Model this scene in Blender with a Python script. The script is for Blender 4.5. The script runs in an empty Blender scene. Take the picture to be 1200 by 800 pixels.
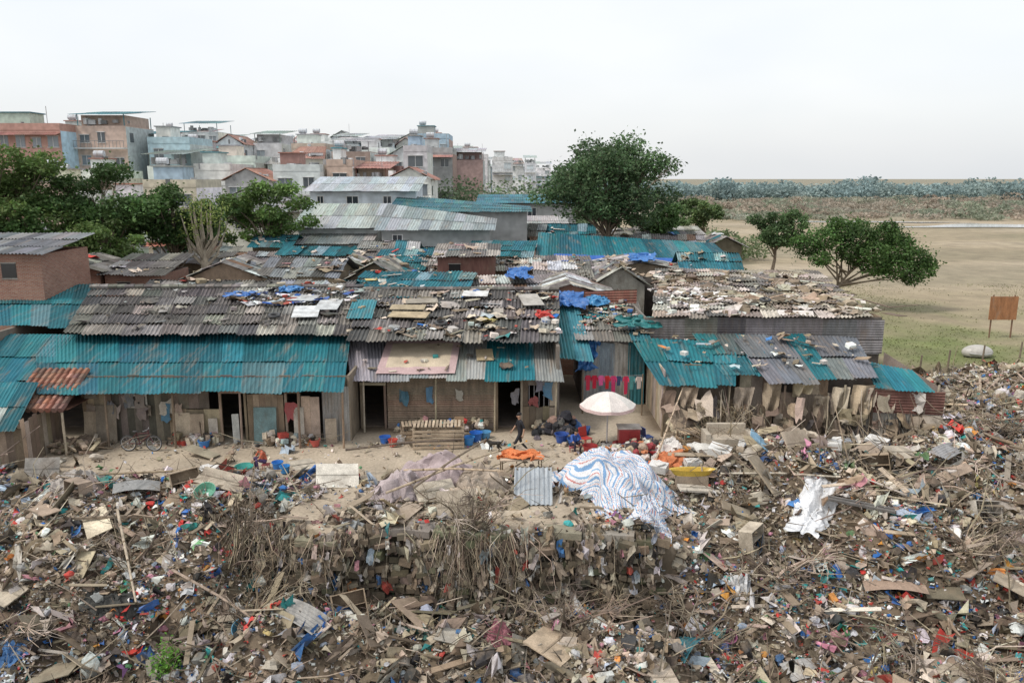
import bpy, math, numpy as np
from mathutils import Vector, Matrix
rng=np.random.default_rng(11)
U=rng.uniform
A=lambda *a: np.array(a,float)
sc=bpy.context.scene
# ---------------------------------------------------------------- materials
MATS={}
def vmat(name,rough=.9,ns=(1.5,1.5,1.5),lo=.65,hi=1.2,dirt=(.12,.09,.06),damt=.5,dth=.5,bump=.15,bs=12,metal=0,spec=.3,fine=25,transl=0):
    m=bpy.data.materials.new(name); m.use_nodes=True; nt=m.node_tree; N=nt.nodes; L=nt.links
    p=N['Principled BSDF']; p.inputs['Roughness'].default_value=rough; p.inputs['Metallic'].default_value=metal
    p.inputs['Specular IOR Level'].default_value=spec
    at=N.new('ShaderNodeAttribute'); at.attribute_name='Col'
    g=N.new('ShaderNodeNewGeometry')
    mp=N.new('ShaderNodeMapping'); mp.inputs['Scale'].default_value=ns; L.new(g.outputs['Position'],mp.inputs[0])
    n1=N.new('ShaderNodeTexNoise'); n1.inputs['Scale'].default_value=1; n1.inputs['Detail'].default_value=4; n1.inputs['Roughness'].default_value=.65; L.new(mp.outputs[0],n1.inputs[0])
    r1=N.new('ShaderNodeMapRange'); r1.inputs[1].default_value=.3; r1.inputs[2].default_value=.7; r1.inputs[3].default_value=lo; r1.inputs[4].default_value=hi; L.new(n1.outputs[0],r1.inputs[0])
    n3=N.new('ShaderNodeTexNoise'); n3.inputs['Scale'].default_value=fine; n3.inputs['Detail'].default_value=1; L.new(g.outputs['Position'],n3.inputs[0])
    r3=N.new('ShaderNodeMapRange'); r3.inputs[1].default_value=.3; r3.inputs[2].default_value=.7; r3.inputs[3].default_value=.85; r3.inputs[4].default_value=1.15; L.new(n3.outputs[0],r3.inputs[0])
    mu=N.new('ShaderNodeMath'); mu.operation='MULTIPLY'; L.new(r1.outputs[0],mu.inputs[0]); L.new(r3.outputs[0],mu.inputs[1])
    vm=N.new('ShaderNodeVectorMath'); vm.operation='SCALE'; L.new(at.outputs['Color'],vm.inputs[0]); L.new(mu.outputs[0],vm.inputs['Scale'])
    mp2=N.new('ShaderNodeMapping'); mp2.inputs['Location'].default_value=(13,7,3); mp2.inputs['Scale'].default_value=tuple(a*.6 for a in ns); L.new(g.outputs['Position'],mp2.inputs[0])
    n2=N.new('ShaderNodeTexNoise'); n2.inputs['Scale'].default_value=1; n2.inputs['Detail'].default_value=5; n2.inputs['Roughness'].default_value=.7; L.new(mp2.outputs[0],n2.inputs[0])
    r2=N.new('ShaderNodeMapRange'); r2.inputs[1].default_value=dth; r2.inputs[2].default_value=dth+.18; r2.inputs[3].default_value=0; r2.inputs[4].default_value=damt; L.new(n2.outputs[0],r2.inputs[0])
    mx=N.new('ShaderNodeMix'); mx.data_type='RGBA'; L.new(r2.outputs[0],mx.inputs[0]); L.new(vm.outputs[0],mx.inputs[6]); mx.inputs[7].default_value=(*dirt,1)
    L.new(mx.outputs[2],p.inputs['Base Color'])
    if bump>0:
        nb=N.new('ShaderNodeTexNoise'); nb.inputs['Scale'].default_value=bs; nb.inputs['Detail'].default_value=2; L.new(g.outputs['Position'],nb.inputs[0])
        bm=N.new('ShaderNodeBump'); bm.inputs['Strength'].default_value=bump; bm.inputs['Distance'].default_value=.05; L.new(nb.outputs[0],bm.inputs['Height']); L.new(bm.outputs[0],p.inputs['Normal'])
    if transl>0:
        tr=N.new('ShaderNodeBsdfTranslucent'); L.new(mx.outputs[2],tr.inputs[0]); ms=N.new('ShaderNodeMixShader'); ms.inputs[0].default_value=transl
        L.new(p.outputs[0],ms.inputs[1]); L.new(tr.outputs[0],ms.inputs[2]); L.new(ms.outputs[0],N['Material Output'].inputs[0])
    MATS[name]=m; return m
vmat('trash',.9,(2,2,2),.72,1.2,(.23,.175,.12),.55,.49,0,20)
vmat('metal',.62,(5,.7,1.2),.66,1.15,(.24,.18,.13),.6,.53,.08,8,spec=.25)
vmat('fibro',.95,(3,.8,2),.6,1.35,(.09,.08,.07),.6,.52,.2,14)
vmat('wood',.9,(2,2,1.2),.65,1.2,(.16,.12,.085),.5,.52,.2,20)
vmat('plaster',.9,(.25,.25,.12),.86,1.06,(.34,.33,.30),.4,.56,0,4,fine=1.5)
vmat('fabric',.85,(1.5,1.5,1.5),.85,1.1,(.3,.25,.2),.25,.58,.15,10)
vmat('plastic',.4,(2,2,2),.85,1.1,(.2,.16,.12),.3,.58,.05,10,spec=.5)
vmat('bark',.95,(4,4,1.5),.6,1.3,(.08,.06,.05),.4,.5,0,20)
vmat('leaf',.6,(.6,.6,.6),.7,1.25,(.04,.07,.02),.3,.52,0,10,transl=.3)
vmat('hazy_leaf',.9,(.05,.05,.05),.85,1.12,(.30,.37,.34),.3,.5,0,10,spec=.1,transl=.35,fine=.3)  # distant foliage, aerial haze put into its pale colours
vmat('glass',.15,(1,1,1),.9,1.1,(.02,.02,.02),.2,.5,0,10,spec=.6)
vmat('skin',.6,(5,5,5),.95,1.05,(.3,.18,.12),.1,.6,0,10)
vmat('ground',.97,(.35,.35,.35),.75,1.2,(.24,.19,.13),.35,.52,.5,3,fine=9)
def brick():
    m=vmat('brick',.95,(1,1,1),.8,1.1,(.2,.16,.13),.4,.55,0,10); nt=m.node_tree;N=nt.nodes;L=nt.links
    g=N.new('ShaderNodeNewGeometry'); s=N.new('ShaderNodeSeparateXYZ'); L.new(g.outputs['Position'],s.inputs[0])
    a=N.new('ShaderNodeMath'); L.new(s.outputs[0],a.inputs[0]); L.new(s.outputs[1],a.inputs[1])
    c=N.new('ShaderNodeCombineXYZ'); L.new(a.outputs[0],c.inputs[0]); L.new(s.outputs[2],c.inputs[1])
    b=N.new('ShaderNodeTexBrick'); L.new(c.outputs[0],b.inputs[0]); b.inputs['Scale'].default_value=1; b.inputs['Brick Width'].default_value=.22; b.inputs['Row Height'].default_value=.075; b.inputs['Mortar Size'].default_value=.012
    b.inputs['Color1'].default_value=(.27,.10,.065,1); b.inputs['Color2'].default_value=(.36,.18,.12,1); b.inputs['Mortar'].default_value=(.3,.26,.22,1)
    for n in N:
        if n.type=='VECT_MATH': L.new(b.outputs[0],n.inputs[0])
brick()
# ---------------------------------------------------------------- builder
class B:
    def __init__(s,name): s.name=name; s.parts={}; s.cur='body'
    def part(s,p): s.cur=p; return s
    def add(s,q,c,m):
        q=np.asarray(q,float).reshape(-1,4,3); c=np.broadcast_to(np.asarray(c,float),(len(q),3))
        s.parts.setdefault(s.cur,[]).append((q,c,m))
    def build(s,smooth=False):
        allq=np.concatenate([x[0].reshape(-1,3) for v in s.parts.values() for x in v])
        o=A(*((allq.min(0)+allq.max(0))/2)); o[2]=allq[:,2].min()
        objs=[]
        for pn,ch in s.parts.items():
            q=np.concatenate([c[0] for c in ch]); col=np.concatenate([c[1] for c in ch]); ms=[]; mi=[]
            for c in ch:
                if c[2] not in ms: ms.append(c[2])
                mi.append(np.full(len(c[0]),ms.index(c[2]),np.int32))
            mi=np.concatenate(mi); n=len(q)
            me=bpy.data.meshes.new(s.name+'_'+pn); me.vertices.add(n*4); me.loops.add(n*4); me.polygons.add(n)
            me.vertices.foreach_set('co',(q.reshape(-1,3)-o).astype(np.float32).ravel())
            me.loops.foreach_set('vertex_index',np.arange(n*4,dtype=np.int32))
            me.polygons.foreach_set('loop_start',np.arange(n,dtype=np.int32)*4)
            me.polygons.foreach_set('material_index',mi)
            me.update(calc_edges=True)
            at=me.attributes.new('Col','FLOAT_COLOR','POINT')
            at.data.foreach_set('color',np.concatenate([np.repeat(col,4,0),np.ones((n*4,1))],1).astype(np.float32).ravel())
            for k in ms: me.materials.append(MATS[k])
            ob=bpy.data.objects.new(s.name if len(s.parts)==1 else pn,me); sc.collection.objects.link(ob); objs.append(ob)
        if len(objs)==1: objs[0].location=o; return objs[0]
        e=bpy.data.objects.new(s.name,None); e.empty_display_size=.5; sc.collection.objects.link(e); e.location=o
        for ob in objs: ob.parent=e
        return e
UC=np.array([[-.5,-.5,-.5],[.5,-.5,-.5],[.5,.5,-.5],[-.5,.5,-.5],[-.5,-.5,.5],[.5,-.5,.5],[.5,.5,.5],[-.5,.5,.5]])
BF=np.array([[0,3,2,1],[4,5,6,7],[0,1,5,4],[1,2,6,5],[2,3,7,6],[3,0,4,7]])
def rotm(yaw,tx,ty):
    yaw,tx,ty=[np.atleast_1d(np.asarray(a,float)) for a in (yaw,tx,ty)]
    n=max(len(yaw),len(tx),len(ty)); yaw,tx,ty=[np.broadcast_to(a,(n,)) for a in (yaw,tx,ty)]
    z=np.zeros(n); o=np.ones(n)
    Z=np.stack([np.cos(yaw),-np.sin(yaw),z,np.sin(yaw),np.cos(yaw),z,z,z,o],1).reshape(n,3,3)
    X=np.stack([o,z,z,z,np.cos(tx),-np.sin(tx),z,np.sin(tx),np.cos(tx)],1).reshape(n,3,3)
    Y=np.stack([np.cos(ty),z,np.sin(ty),z,o,z,-np.sin(ty),z,np.cos(ty)],1).reshape(n,3,3)
    return Z@X@Y
def boxes(b,P,S,Rm,c,m):
    V=np.einsum('nij,nkj->nki',Rm,UC[None]*S[:,None,:])+P[:,None]
    b.add(V[:,BF].reshape(-1,4,3),np.repeat(np.broadcast_to(c,(len(P),3)),6,0),m)
def box(b,x0,x1,y0,y1,z0,z1,c,m):
    boxes(b,A((x0+x1)/2,(y0+y1)/2,(z0+z1)/2)[None],A(abs(x1-x0),abs(y1-y0),abs(z1-z0))[None],np.eye(3)[None],c,m)
def obox(b,c,s,yaw,tx,ty,col,m): boxes(b,A(*c)[None],A(*s)[None],rotm(yaw,tx,ty),col,m)
def gq(G): return np.stack([G[:-1,:-1],G[1:,:-1],G[1:,1:],G[:-1,1:]],2).reshape(-1,4,3)
def unit(v): return v/(np.linalg.norm(v)+1e-9)
def tube(b,pts,rad,c,m,n=6,cap=True):
    pts=[A(*p) for p in pts]; rings=[]
    for i,p in enumerate(pts):
        d=unit(pts[min(i+1,len(pts)-1)]-pts[max(i-1,0)]); a=A(0,0,1) if abs(d[2])<.9 else A(1,0,0)
        u=unit(np.cross(d,a)); v=np.cross(d,u); t=np.arange(n+1)*2*np.pi/n
        rings.append(p+rad[i]*(np.cos(t)[:,None]*u+np.sin(t)[:,None]*v))
    b.add(gq(np.array(rings)),c,m)
    if cap:
        for r,p in ((rings[0],pts[0]),(rings[-1],pts[-1])):
            b.add([[p,r[i],r[i+1],r[i+2]] for i in range(0,n-1,2)],c,m)
def ell(b,c,r,col,m,nu=12,nv=8,z0=-1,yaw=0):
    t=np.linspace(0,2*np.pi,nu+1); z=np.linspace(math.asin(z0),np.pi/2,nv+1)
    G=np.stack([np.cos(z)[:,None]*np.cos(t)[None]*r[0],np.cos(z)[:,None]*np.sin(t)[None]*r[1],np.sin(z)[:,None]*np.ones(nu+1)*r[2]],-1)
    G=G@rotm(yaw,0,0)[0].T+A(*c); b.add(gq(G),col,m)
def torus(b,c,R,r,axis,col,m,nu=24,nv=6):
    a=unit(A(*axis)); q=A(0,0,1) if abs(a[2])<.9 else A(1,0,0); u=unit(np.cross(a,q)); v=np.cross(a,u)
    t=np.linspace(0,2*np.pi,nu+1); s=np.linspace(0,2*np.pi,nv+1)
    rad=np.cos(t)[:,None]*u+np.sin(t)[:,None]*v
    G=A(*c)+rad[:,None]*(R+r*np.cos(s))[None,:,None]+a*(r*np.sin(s))[None,:,None]; b.add(gq(G),col,m)
def sticks(b,P0,P1,r,c,m,bend=.06):
    n=len(P0); d=P1-P0; Ln=np.linalg.norm(d,axis=1,keepdims=True); d=d/Ln
    a=np.where(np.abs(d[:,2:])<.9,A(0,0,1)[None],A(1,0,0)[None]); u=np.cross(d,a); u/=np.linalg.norm(u,axis=1,keepdims=True); v=np.cross(d,u)
    M=(P0+P1)/2+(u*rng.normal(0,bend,(n,1))+v*rng.normal(0,bend,(n,1)))*Ln
    r=np.broadcast_to(r,(n,)).reshape(n,1,1); t=np.arange(4)*2*np.pi/3
    w=np.cos(t)[None,:,None]*u[:,None]+np.sin(t)[None,:,None]*v[:,None]
    Rg=[P0[:,None]+w*r,M[:,None]+w*r*.8,P1[:,None]+w*r*.45]
    Q=[np.stack([Rg[k][:,i],Rg[k][:,i+1],Rg[k+1][:,i+1],Rg[k+1][:,i]],1) for k in (0,1) for i in range(3)]
    b.add(np.concatenate(Q),np.concatenate([np.broadcast_to(c,(n,3))]*6),m)
def rags(b,P,S,Rm,c,m,cr=.22,n=3):
    k=len(P); g=np.linspace(-.5,.5,n+1); X,Y=np.meshgrid(g,g,indexing='ij')
    V=np.stack([np.broadcast_to(X,(k,n+1,n+1)),np.broadcast_to(Y,(k,n+1,n+1)),rng.normal(0,cr,(k,n+1,n+1))*.8],-1).copy()
    V[...,:2]+=rng.normal(0,.09,V[...,:2].shape); V*=S[:,None,None,:]
    V=np.einsum('nij,nabj->nabi',Rm,V)+P[:,None,None]
    Q=np.stack([V[:,:-1,:-1],V[:,1:,:-1],V[:,1:,1:],V[:,:-1,1:]],3).reshape(-1,4,3)
    b.add(Q,np.repeat(np.broadcast_to(c,(k,3)),n*n,0),m)
def bags(b,P,S,Rm,c,m):
    k=len(P); t=np.linspace(0,2*np.pi,9); z=np.linspace(-np.pi/2,np.pi/2,6)
    G=np.stack([np.cos(z)[:,None]*np.cos(t)[None],np.cos(z)[:,None]*np.sin(t)[None],np.sin(z)[:,None]*np.ones(9)],-1)*.5
    J=U(.65,1.25,(k,6,9)); J[:,:,8]=J[:,:,0]; J[:,0]=.8; J[:,5]=J[:,5,:1]*1.1
    V=G[None]*J[...,None]*S[:,None,None,:]; V=np.einsum('nij,nabj->nabi',Rm,V)+P[:,None,None]
    Q=np.stack([V[:,:-1,:-1],V[:,1:,:-1],V[:,1:,1:],V[:,:-1,1:]],3).reshape(-1,4,3)
    b.add(Q,np.repeat(np.broadcast_to(c,(k,3)),40,0),m)
def leaves(b,P,s,c,m='leaf'):
    n=len(P); Rm=rotm(U(0,6.28,n),rng.normal(0,.8,n),rng.normal(0,.8,n)); s=np.broadcast_to(s,(n,))
    K=np.array([[-.5,0,0],[0,-.3,.06],[.5,0,0],[0,.3,.06]])
    V=np.einsum('nij,kj->nki',Rm,K)*s[:,None,None]+P[:,None]; b.add(V,c,m)
def corr(b,p00,p10,p11,p01,c,m,period=.15,amp=.022,ny=1,bow=0):
    p00,p10,p11,p01=[A(*p) for p in (p00,p10,p11,p01)]
    W=np.linalg.norm(p10-p00); nx=max(4,int(W/period*4)); u=np.linspace(0,1,nx+1); v=np.linspace(0,1,ny+1)
    u_,v_=np.meshgrid(u,v,indexing='ij'); u3,v3=u_[...,None],v_[...,None]
    G=(1-u3)*(1-v3)*p00+u3*(1-v3)*p10+u3*v3*p11+(1-u3)*v3*p01
    nrm=unit(np.cross(p10-p00,p01-p00))
    if nrm[2]<0: nrm=-nrm
    G=G+nrm*(amp*np.sin(2*np.pi*u3*W/period)+bow*np.sin(np.pi*v3))
    b.add(gq(G),c,m)
def pick(pal,n=None):
    w=A(*[p[3] if len(p)>3 else 1 for p in pal]); w/=w.sum(); i=rng.choice(len(pal),n if n else 1,p=w)
    c=np.array([p[:3] for p in pal],float)[i]; c=c*U(.75,1.25,(len(c),1))*U(.94,1.06,(len(c),3))
    return c if n else c[0]
def roof(b,p00,p10,p11,p01,pal,sw=.95,sl=1.9,period=.15,amp=.022,mess=.03,mat='metal',drop=0):
    p00,p10,p11,p01=[A(*p) for p in (p00,p10,p11,p01)]
    W=np.linalg.norm(p10-p00); Ln=np.linalg.norm(p01-p00); nc=max(1,round(W/sw)); nr=max(1,round(Ln/sl))
    f=lambda u,v:(1-u)*(1-v)*p00+u*(1-v)*p10+u*v*p11+(1-u)*v*p01
    for i in range(nc):
        for j in range(nr):
            if U()<drop: continue
            u0,u1=(i-.03)/nc,(i+1.04)/nc; v0,v1=(j-(.06 if j else U(0,.12)))/nr,(j+1.03)/nr
            e=U(-mess,mess,(4,3))*A(.5,.8,.7); lift=A(0,0,.03+.015*(i%2)+U(0,mess))
            corr(b,f(u0,v0)+e[0]+lift,f(u1,v0)+e[1]+lift,f(u1,v1)+e[2],f(u0,v1)+e[3],pick(pal),mat,period,amp,1)
def plank(b,x0,x1,y,z0,z1,pal,w=.16,mat='wood',gap=0):
    n=max(1,int(abs(x1-x0)/w)); xs=np.linspace(x0,x1,n+1)
    for i in range(n):
        if U()<gap: continue
        t=U(0,.015)
        box(b,xs[i]+.004,xs[i+1]-.004,y-.02-t,y+.02,z0,z1-U(0,.08),pick(pal),mat)
# ---------------------------------------------------------------- palettes (linear)
TEAL=[(.014,.135,.165,5),(.022,.165,.195,4),(.014,.105,.135,3),(.08,.18,.20,1.2)]
FIB=[(.16,.15,.14,4),(.11,.105,.10,3),(.24,.225,.20,2),(.34,.32,.29,1.3)]
LMET=[(.28,.29,.29,3),(.22,.23,.24,2),(.35,.35,.34,1)]
MIXR=[(.18,.17,.16,6),(.26,.245,.22,5),(.40,.38,.35,5),(.22,.14,.10,1),(.035,.15,.18,1.0),(.46,.48,.48,3.5)]
WD=[(.26,.20,.14,3),(.36,.29,.21,3),(.18,.14,.10,3),(.42,.36,.28,1)]
RUST=[(.20,.11,.08,2),(.25,.15,.11,2),(.17,.12,.10,2)]
TR=[(.42,.35,.26,20),(.30,.235,.165,22),(.54,.47,.37,14),(.18,.14,.10,15),(.64,.60,.53,11),(.06,.052,.045,8),(.48,.42,.37,8),(.06,.17,.38,2.0),(.45,.08,.06,1.9),(.06,.29,.29,1.4),(.13,.25,.12,.8),(.6,.25,.08,.8),(.52,.26,.29,1.1),(.74,.74,.72,6),(.5,.41,.16,.5),(.40,.46,.50,2.4)]
TRC=[(.04,.15,.42,4),(.52,.06,.05,3.8),(.05,.33,.32,3),(.76,.76,.75,8),(.04,.04,.04,7),(.6,.28,.06,1.1),(.55,.25,.34,2),(.14,.11,.08,6),(.33,.39,.46,4),(.4,.32,.24,4),(.26,.12,.26,.6),(.12,.28,.13,1)]
STK=[(.28,.225,.16,3),(.38,.31,.23,3),(.15,.12,.09,4),(.48,.41,.32,1)]
# ---------------------------------------------------------------- terrain
def vn(x,y,s,seed):
    X=np.asarray(x,float)/s+seed*17.3; Y=np.asarray(y,float)/s+seed*5.7; xi=np.floor(X); yi=np.floor(Y); fx=X-xi; fy=Y-yi
    fx=fx*fx*(3-2*fx); fy=fy*fy*(3-2*fy)
    hh=lambda a,c:(np.sin(a*127.1+c*311.7+seed*74.7)*43758.5453)%1
    return (hh(xi,yi)*(1-fx)+hh(xi+1,yi)*fx)*(1-fy)+(hh(xi,yi+1)*(1-fx)+hh(xi+1,yi+1)*fx)*fy
def ss(t): t=np.clip(t,0,1); return t*t*(3-2*t)
def edge(x): return 24.9+.25*np.sin(x*1.3)+1.0*(vn(x,x*0,1.4,31)-.5)+.35*(vn(x,x*0,.5,32)-.5)
def cmask(x): return ss((x+9)/1.5)*(1-ss((x-4.2)/2.2))
def H(x,y):
    x=np.asarray(x,float); y=np.asarray(y,float)
    w=cmask(x); e=edge(x)
    dc=-(2.45*ss((e-y)/.6))+.45*np.exp(-((y-21.7)/1.0)**2)-np.clip(22-y,0,20)*.22
    ds=-3.4*ss((30.8-y)/11.0)-np.clip(20-y,0,20)*.12
    z=w*dc+(1-w)*ds
    inside=ss((30.0-y)/3)*(1-w)+w*ss((e-.7-y)/1)
    rgt=ss((x-17)/3)*ss((52-y)/6)
    am=np.clip(inside+rgt*.6+ss((x-6)/3)*ss((33.5-y)/2),0,1)
    z=z+am*((vn(x,y,3.1,1)-.45)*1.6+(vn(x,y,1.1,2)-.5)*.9+(vn(x,y,.45,3)-.5)*.34)
    for mx,my,mr,mh in ((-11,26.8,2.2,1.0),(-15.5,25,2.2,.9),(10,29.5,2.6,.8),(14.5,27.5,2.6,.9),(20,31,3,.8),(-9.5,22.6,1.6,.5)): z=z+mh*np.exp(-((x-mx)**2+(y-my)**2)/mr**2)
    z=z+ss((y-34)/10)*(vn(x,y,9,4)-.5)*.2
    return z
xs=np.concatenate([-np.geomspace(6000,42,34),np.arange(-40,44,.28),np.geomspace(46,6000,44)])
ys=np.concatenate([[-60,-20,0,6],np.arange(10,56,.28),np.geomspace(57,7000,110)])
GX,GY=np.meshgrid(xs,ys,indexing='ij'); GZ=H(GX,GY)
nx,ny=GX.shape
me=bpy.data.meshes.new('ground'); co=np.stack([GX,GY,GZ],-1).reshape(-1,3)
idx=np.arange(nx*ny).reshape(nx,ny); F=np.stack([idx[:-1,:-1],idx[1:,:-1],idx[1:,1:],idx[:-1,1:]],-1).reshape(-1,4)
me.vertices.add(len(co)); me.vertices.foreach_set('co',co.astype(np.float32).ravel())
me.loops.add(F.size); me.loops.foreach_set('vertex_index',F.astype(np.int32).ravel()); me.polygons.add(len(F)); me.polygons.foreach_set('loop_start',np.arange(len(F),dtype=np.int32)*4)
me.polygons.foreach_set('use_smooth',np.ones(len(F),bool)); me.update(calc_edges=True)
def lerp(a,b,t): return a*(1-t[...,None])+b*t[...,None]
C=np.zeros(GX.shape+(3,))+A(.15,.115,.08)
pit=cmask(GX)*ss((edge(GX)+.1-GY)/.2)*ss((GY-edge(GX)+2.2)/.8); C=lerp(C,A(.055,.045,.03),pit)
path=ss((GY-edge(GX))/.4)*ss((36-GY)/1)*(1-ss((GX-6.5)/1.5))*np.where((GX>-8)|(GY>29.7),1,0)
C=lerp(C,A(.44,.37,.28),path*(.7+.3*vn(GX,GY,1.2,8)))
alley=ss((GY-34)/1)*(1-ss((GY-48)/2))*ss((GX-1.5)/.8)*(1-ss((GX-6)/.8)); C=lerp(C,A(.40,.34,.26),alley)
field=ss((GY-46)/6)*ss((GX-17-vn(GX,GY,8,5)*3)/3)+ss((GY-140)/30); field=np.clip(field,0,1)
fn=vn(GX,GY,14,6)*.5+vn(GX,GY,5,7)*.3+vn(GX,GY,1.5,17)*.2
g=np.clip(ss((78-GY+fn*20)/30)*ss(fn*3-.9)*.9+ss((fn-.6)*6)*.3,0,1)
fc=lerp(np.zeros(GX.shape+(3,))+A(.31,.255,.17),A(.15,.175,.065),g)
fc=lerp(fc,A(.40,.335,.245),ss((vn(GX*.25,GY,9,9)-.55)*6)*ss((GY-75)/20)*.7)
fc=lerp(fc,A(.20,.175,.115),ss((vn(GX*.15,GY,7,19)-.52)*5)*ss((GY-72)/20)*.6)
fc=lerp(fc,A(.24,.22,.16),ss((GY-215)/40))
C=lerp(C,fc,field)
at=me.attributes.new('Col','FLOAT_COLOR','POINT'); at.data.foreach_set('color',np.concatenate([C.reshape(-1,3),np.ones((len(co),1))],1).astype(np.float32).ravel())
me.materials.append(MATS['ground']); go=bpy.data.objects.new('ground',me); sc.collection.objects.link(go)
# ---------------------------------------------------------------- rubbish
def rubmask(x,y):
    m=np.zeros(len(x)); e=edge(x)
    center=(x>-8.2)&(x<5.5)
    m=np.where(center&(y<e-.5),1,m); m=np.where(center&(y>e-1.9)&(y<e-.5),.5,m); m=np.where(~center&(y<30.2+vn(x,y,2,3)*1.2),1,m)
    m=np.where((x>6.5)&(y<34.2),1,m); m=np.where((x>18.8+vn(x,y,3,4)*1.5)&(y<50-(vn(x,y,4,5))*6),1,m)
    m=np.where(center&(y>e)&(y<29.8),.07+.38*ss((vn(x,y,1.3,6)-.42)*5),m)
    m=np.where((x<6.5)&(x>-20)&(y>=29.8)&(y<33.5),.03,m)
    m=np.where((x<6.5)&(x>-20)&(y>=33.3)&(y<33.9),.12,m)
    return m
rb=B('rubbish_heap')
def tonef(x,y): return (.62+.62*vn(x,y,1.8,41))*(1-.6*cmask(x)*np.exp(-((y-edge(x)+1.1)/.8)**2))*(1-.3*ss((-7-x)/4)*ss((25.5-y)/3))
def scat(n,x0,x1,y0,y1,kind,s0,s1,pal=TR,tilt=.5,lift=.06,mat='trash',cluster=True,asp=None,nn=3,cp=.55):
    x=U(x0,x1,n); y=U(y0,y1,n); k=U(0,1,n)<rubmask(x,y); 
    if cluster: k&=U(0,1,n)<(.35+.9*vn(x,y,1.6,int(s0*100)+3))
    x,y=x[k],y[k]; n=len(x); s=np.exp(U(np.log(s0),np.log(s1),n)); P=np.stack([x,y,H(x,y)+U(-.3,1,n)*lift+s*.12],1)
    c=pick(pal,n); cl=(vn(x,y,2.2,21)*.7+vn(x,y,.8,22)*.3>np.where(x<-7,.46,.57))&(U(0,1,n)<cp); cc=pick(TRC,n)
    if pal is TR: c=np.where(cl[:,None],cc,c)
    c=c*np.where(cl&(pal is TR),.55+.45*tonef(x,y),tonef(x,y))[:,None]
    Rm=rotm(U(0,6.28,n),rng.normal(0,tilt,n),rng.normal(0,tilt,n)); a=U(.4,1,n) if asp is None else U(asp*.7,asp*1.3,n)
    if kind=='rag': rags(rb,P,np.stack([s,s*a,s],1),Rm,c,mat,n=nn)
    if kind=='bag': bags(rb,P,np.stack([s,s*U(.6,1,n),s*U(.4,.8,n)],1),Rm,c,mat)
    if kind=='board': boxes(rb,P,np.stack([s,s*(U(.12,.8,n) if asp is None else a),np.full(n,.012)+s*.012],1),Rm,c,mat)
    if kind=='chunk': boxes(rb,P,np.stack([s,s*U(.4,1,n),s*U(.25,.8,n)],1),Rm,c,mat)
    if kind=='stick':
        th=U(0,6.28,n); el=rng.normal(.12,tilt,n); d=np.stack([np.cos(th)*np.cos(el),np.sin(th)*np.cos(el),np.abs(np.sin(el))],1)*s[:,None]
        sticks(rb,P-A(0,0,.05),P+d,.006+s*.011,pick(STK,n)*tonef(x,y)[:,None],'bark',.09)
CARD=[(.48,.40,.30,4),(.38,.31,.225,5),(.58,.53,.45,2),(.26,.21,.15,4)]
rb.part('small_plastic'); scat(76000,-20,25,16.5,34.5,'rag',.06,.2,lift=.14,nn=2); scat(16000,17,32,33,50,'rag',.1,.28,lift=.1,nn=2); scat(9000,-32,-19,14,31,'rag',.1,.3,nn=2); scat(9000,24,40,14,34,'rag',.1,.3,nn=2); scat(10000,-20,28,13,17,'rag',.12,.35,nn=2)
rb.part('cloth'); scat(12000,-22,30,14,50,'rag',.22,.6,tilt=.5,lift=.14,cp=.6); scat(5200,-22,30,15,48,'rag',.4,1.1,tilt=.5,asp=.25,lift=.15,pal=TR,cp=.6)
rb.part('bags'); scat(6500,-22,30,15,48,'bag',.14,.42,pal=TRC+[(.42,.34,.25,14),(.3,.24,.17,10)],lift=.12); scat(620,-22,30,15,46,'bag',.4,.8,pal=[(.66,.65,.62,4),(.5,.45,.38,5),(.06,.06,.06,3),(.10,.2,.36,1),(.38,.34,.32,3)],lift=.1)
rb.part('boards'); scat(30000,-20,25,16.5,34.5,'board',.07,.26,lift=.14,tilt=.7); scat(9000,17,34,33,50,'board',.1,.4); scat(3800,-22,32,14,50,'board',.3,.8,tilt=.5,pal=CARD)
scat(360,-22,32,15,48,'board',.8,1.5,tilt=.35,pal=CARD,cluster=False,lift=.2)
rb.part('planks'); scat(1200,-22,32,15,48,'board',.8,2.3,tilt=.25,pal=WD+CARD,asp=.09,lift=.2)
rb.part('rubble'); scat(30000,-20,26,16,50,'chunk',.035,.13,lift=.1); scat(1800,-20,28,14,48,'chunk',.15,.4)
rb.part('sticks'); scat(17000,-22,30,14,48,'stick',.3,1.0,tilt=.4,lift=.2); scat(2700,-22,30,14,46,'stick',1.0,2.6,tilt=.35,lift=.25)
n=2600; x=U(-8.6,5,n); P=np.stack([x,edge(x)-U(-.1,.75,n),U(-2.3,.04,n)],1); P[:,1]=np.where(P[:,2]>-.3,edge(x)-.25,P[:,1]); k=U(0,1,n)<.25+ss((vn(x,P[:,2],.9,77)-.35)*3); P=P[k]; n=len(P); s=U(.08,.38,n)
rb.part('spill'); rags(rb,P,np.stack([s*.7,s*1.5,s],1),rotm(rng.normal(0,.5,n),rng.normal(1.1,.3,n),rng.normal(0,.3,n)),pick(TR,n)*.6,'trash')
rb.build()
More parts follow.
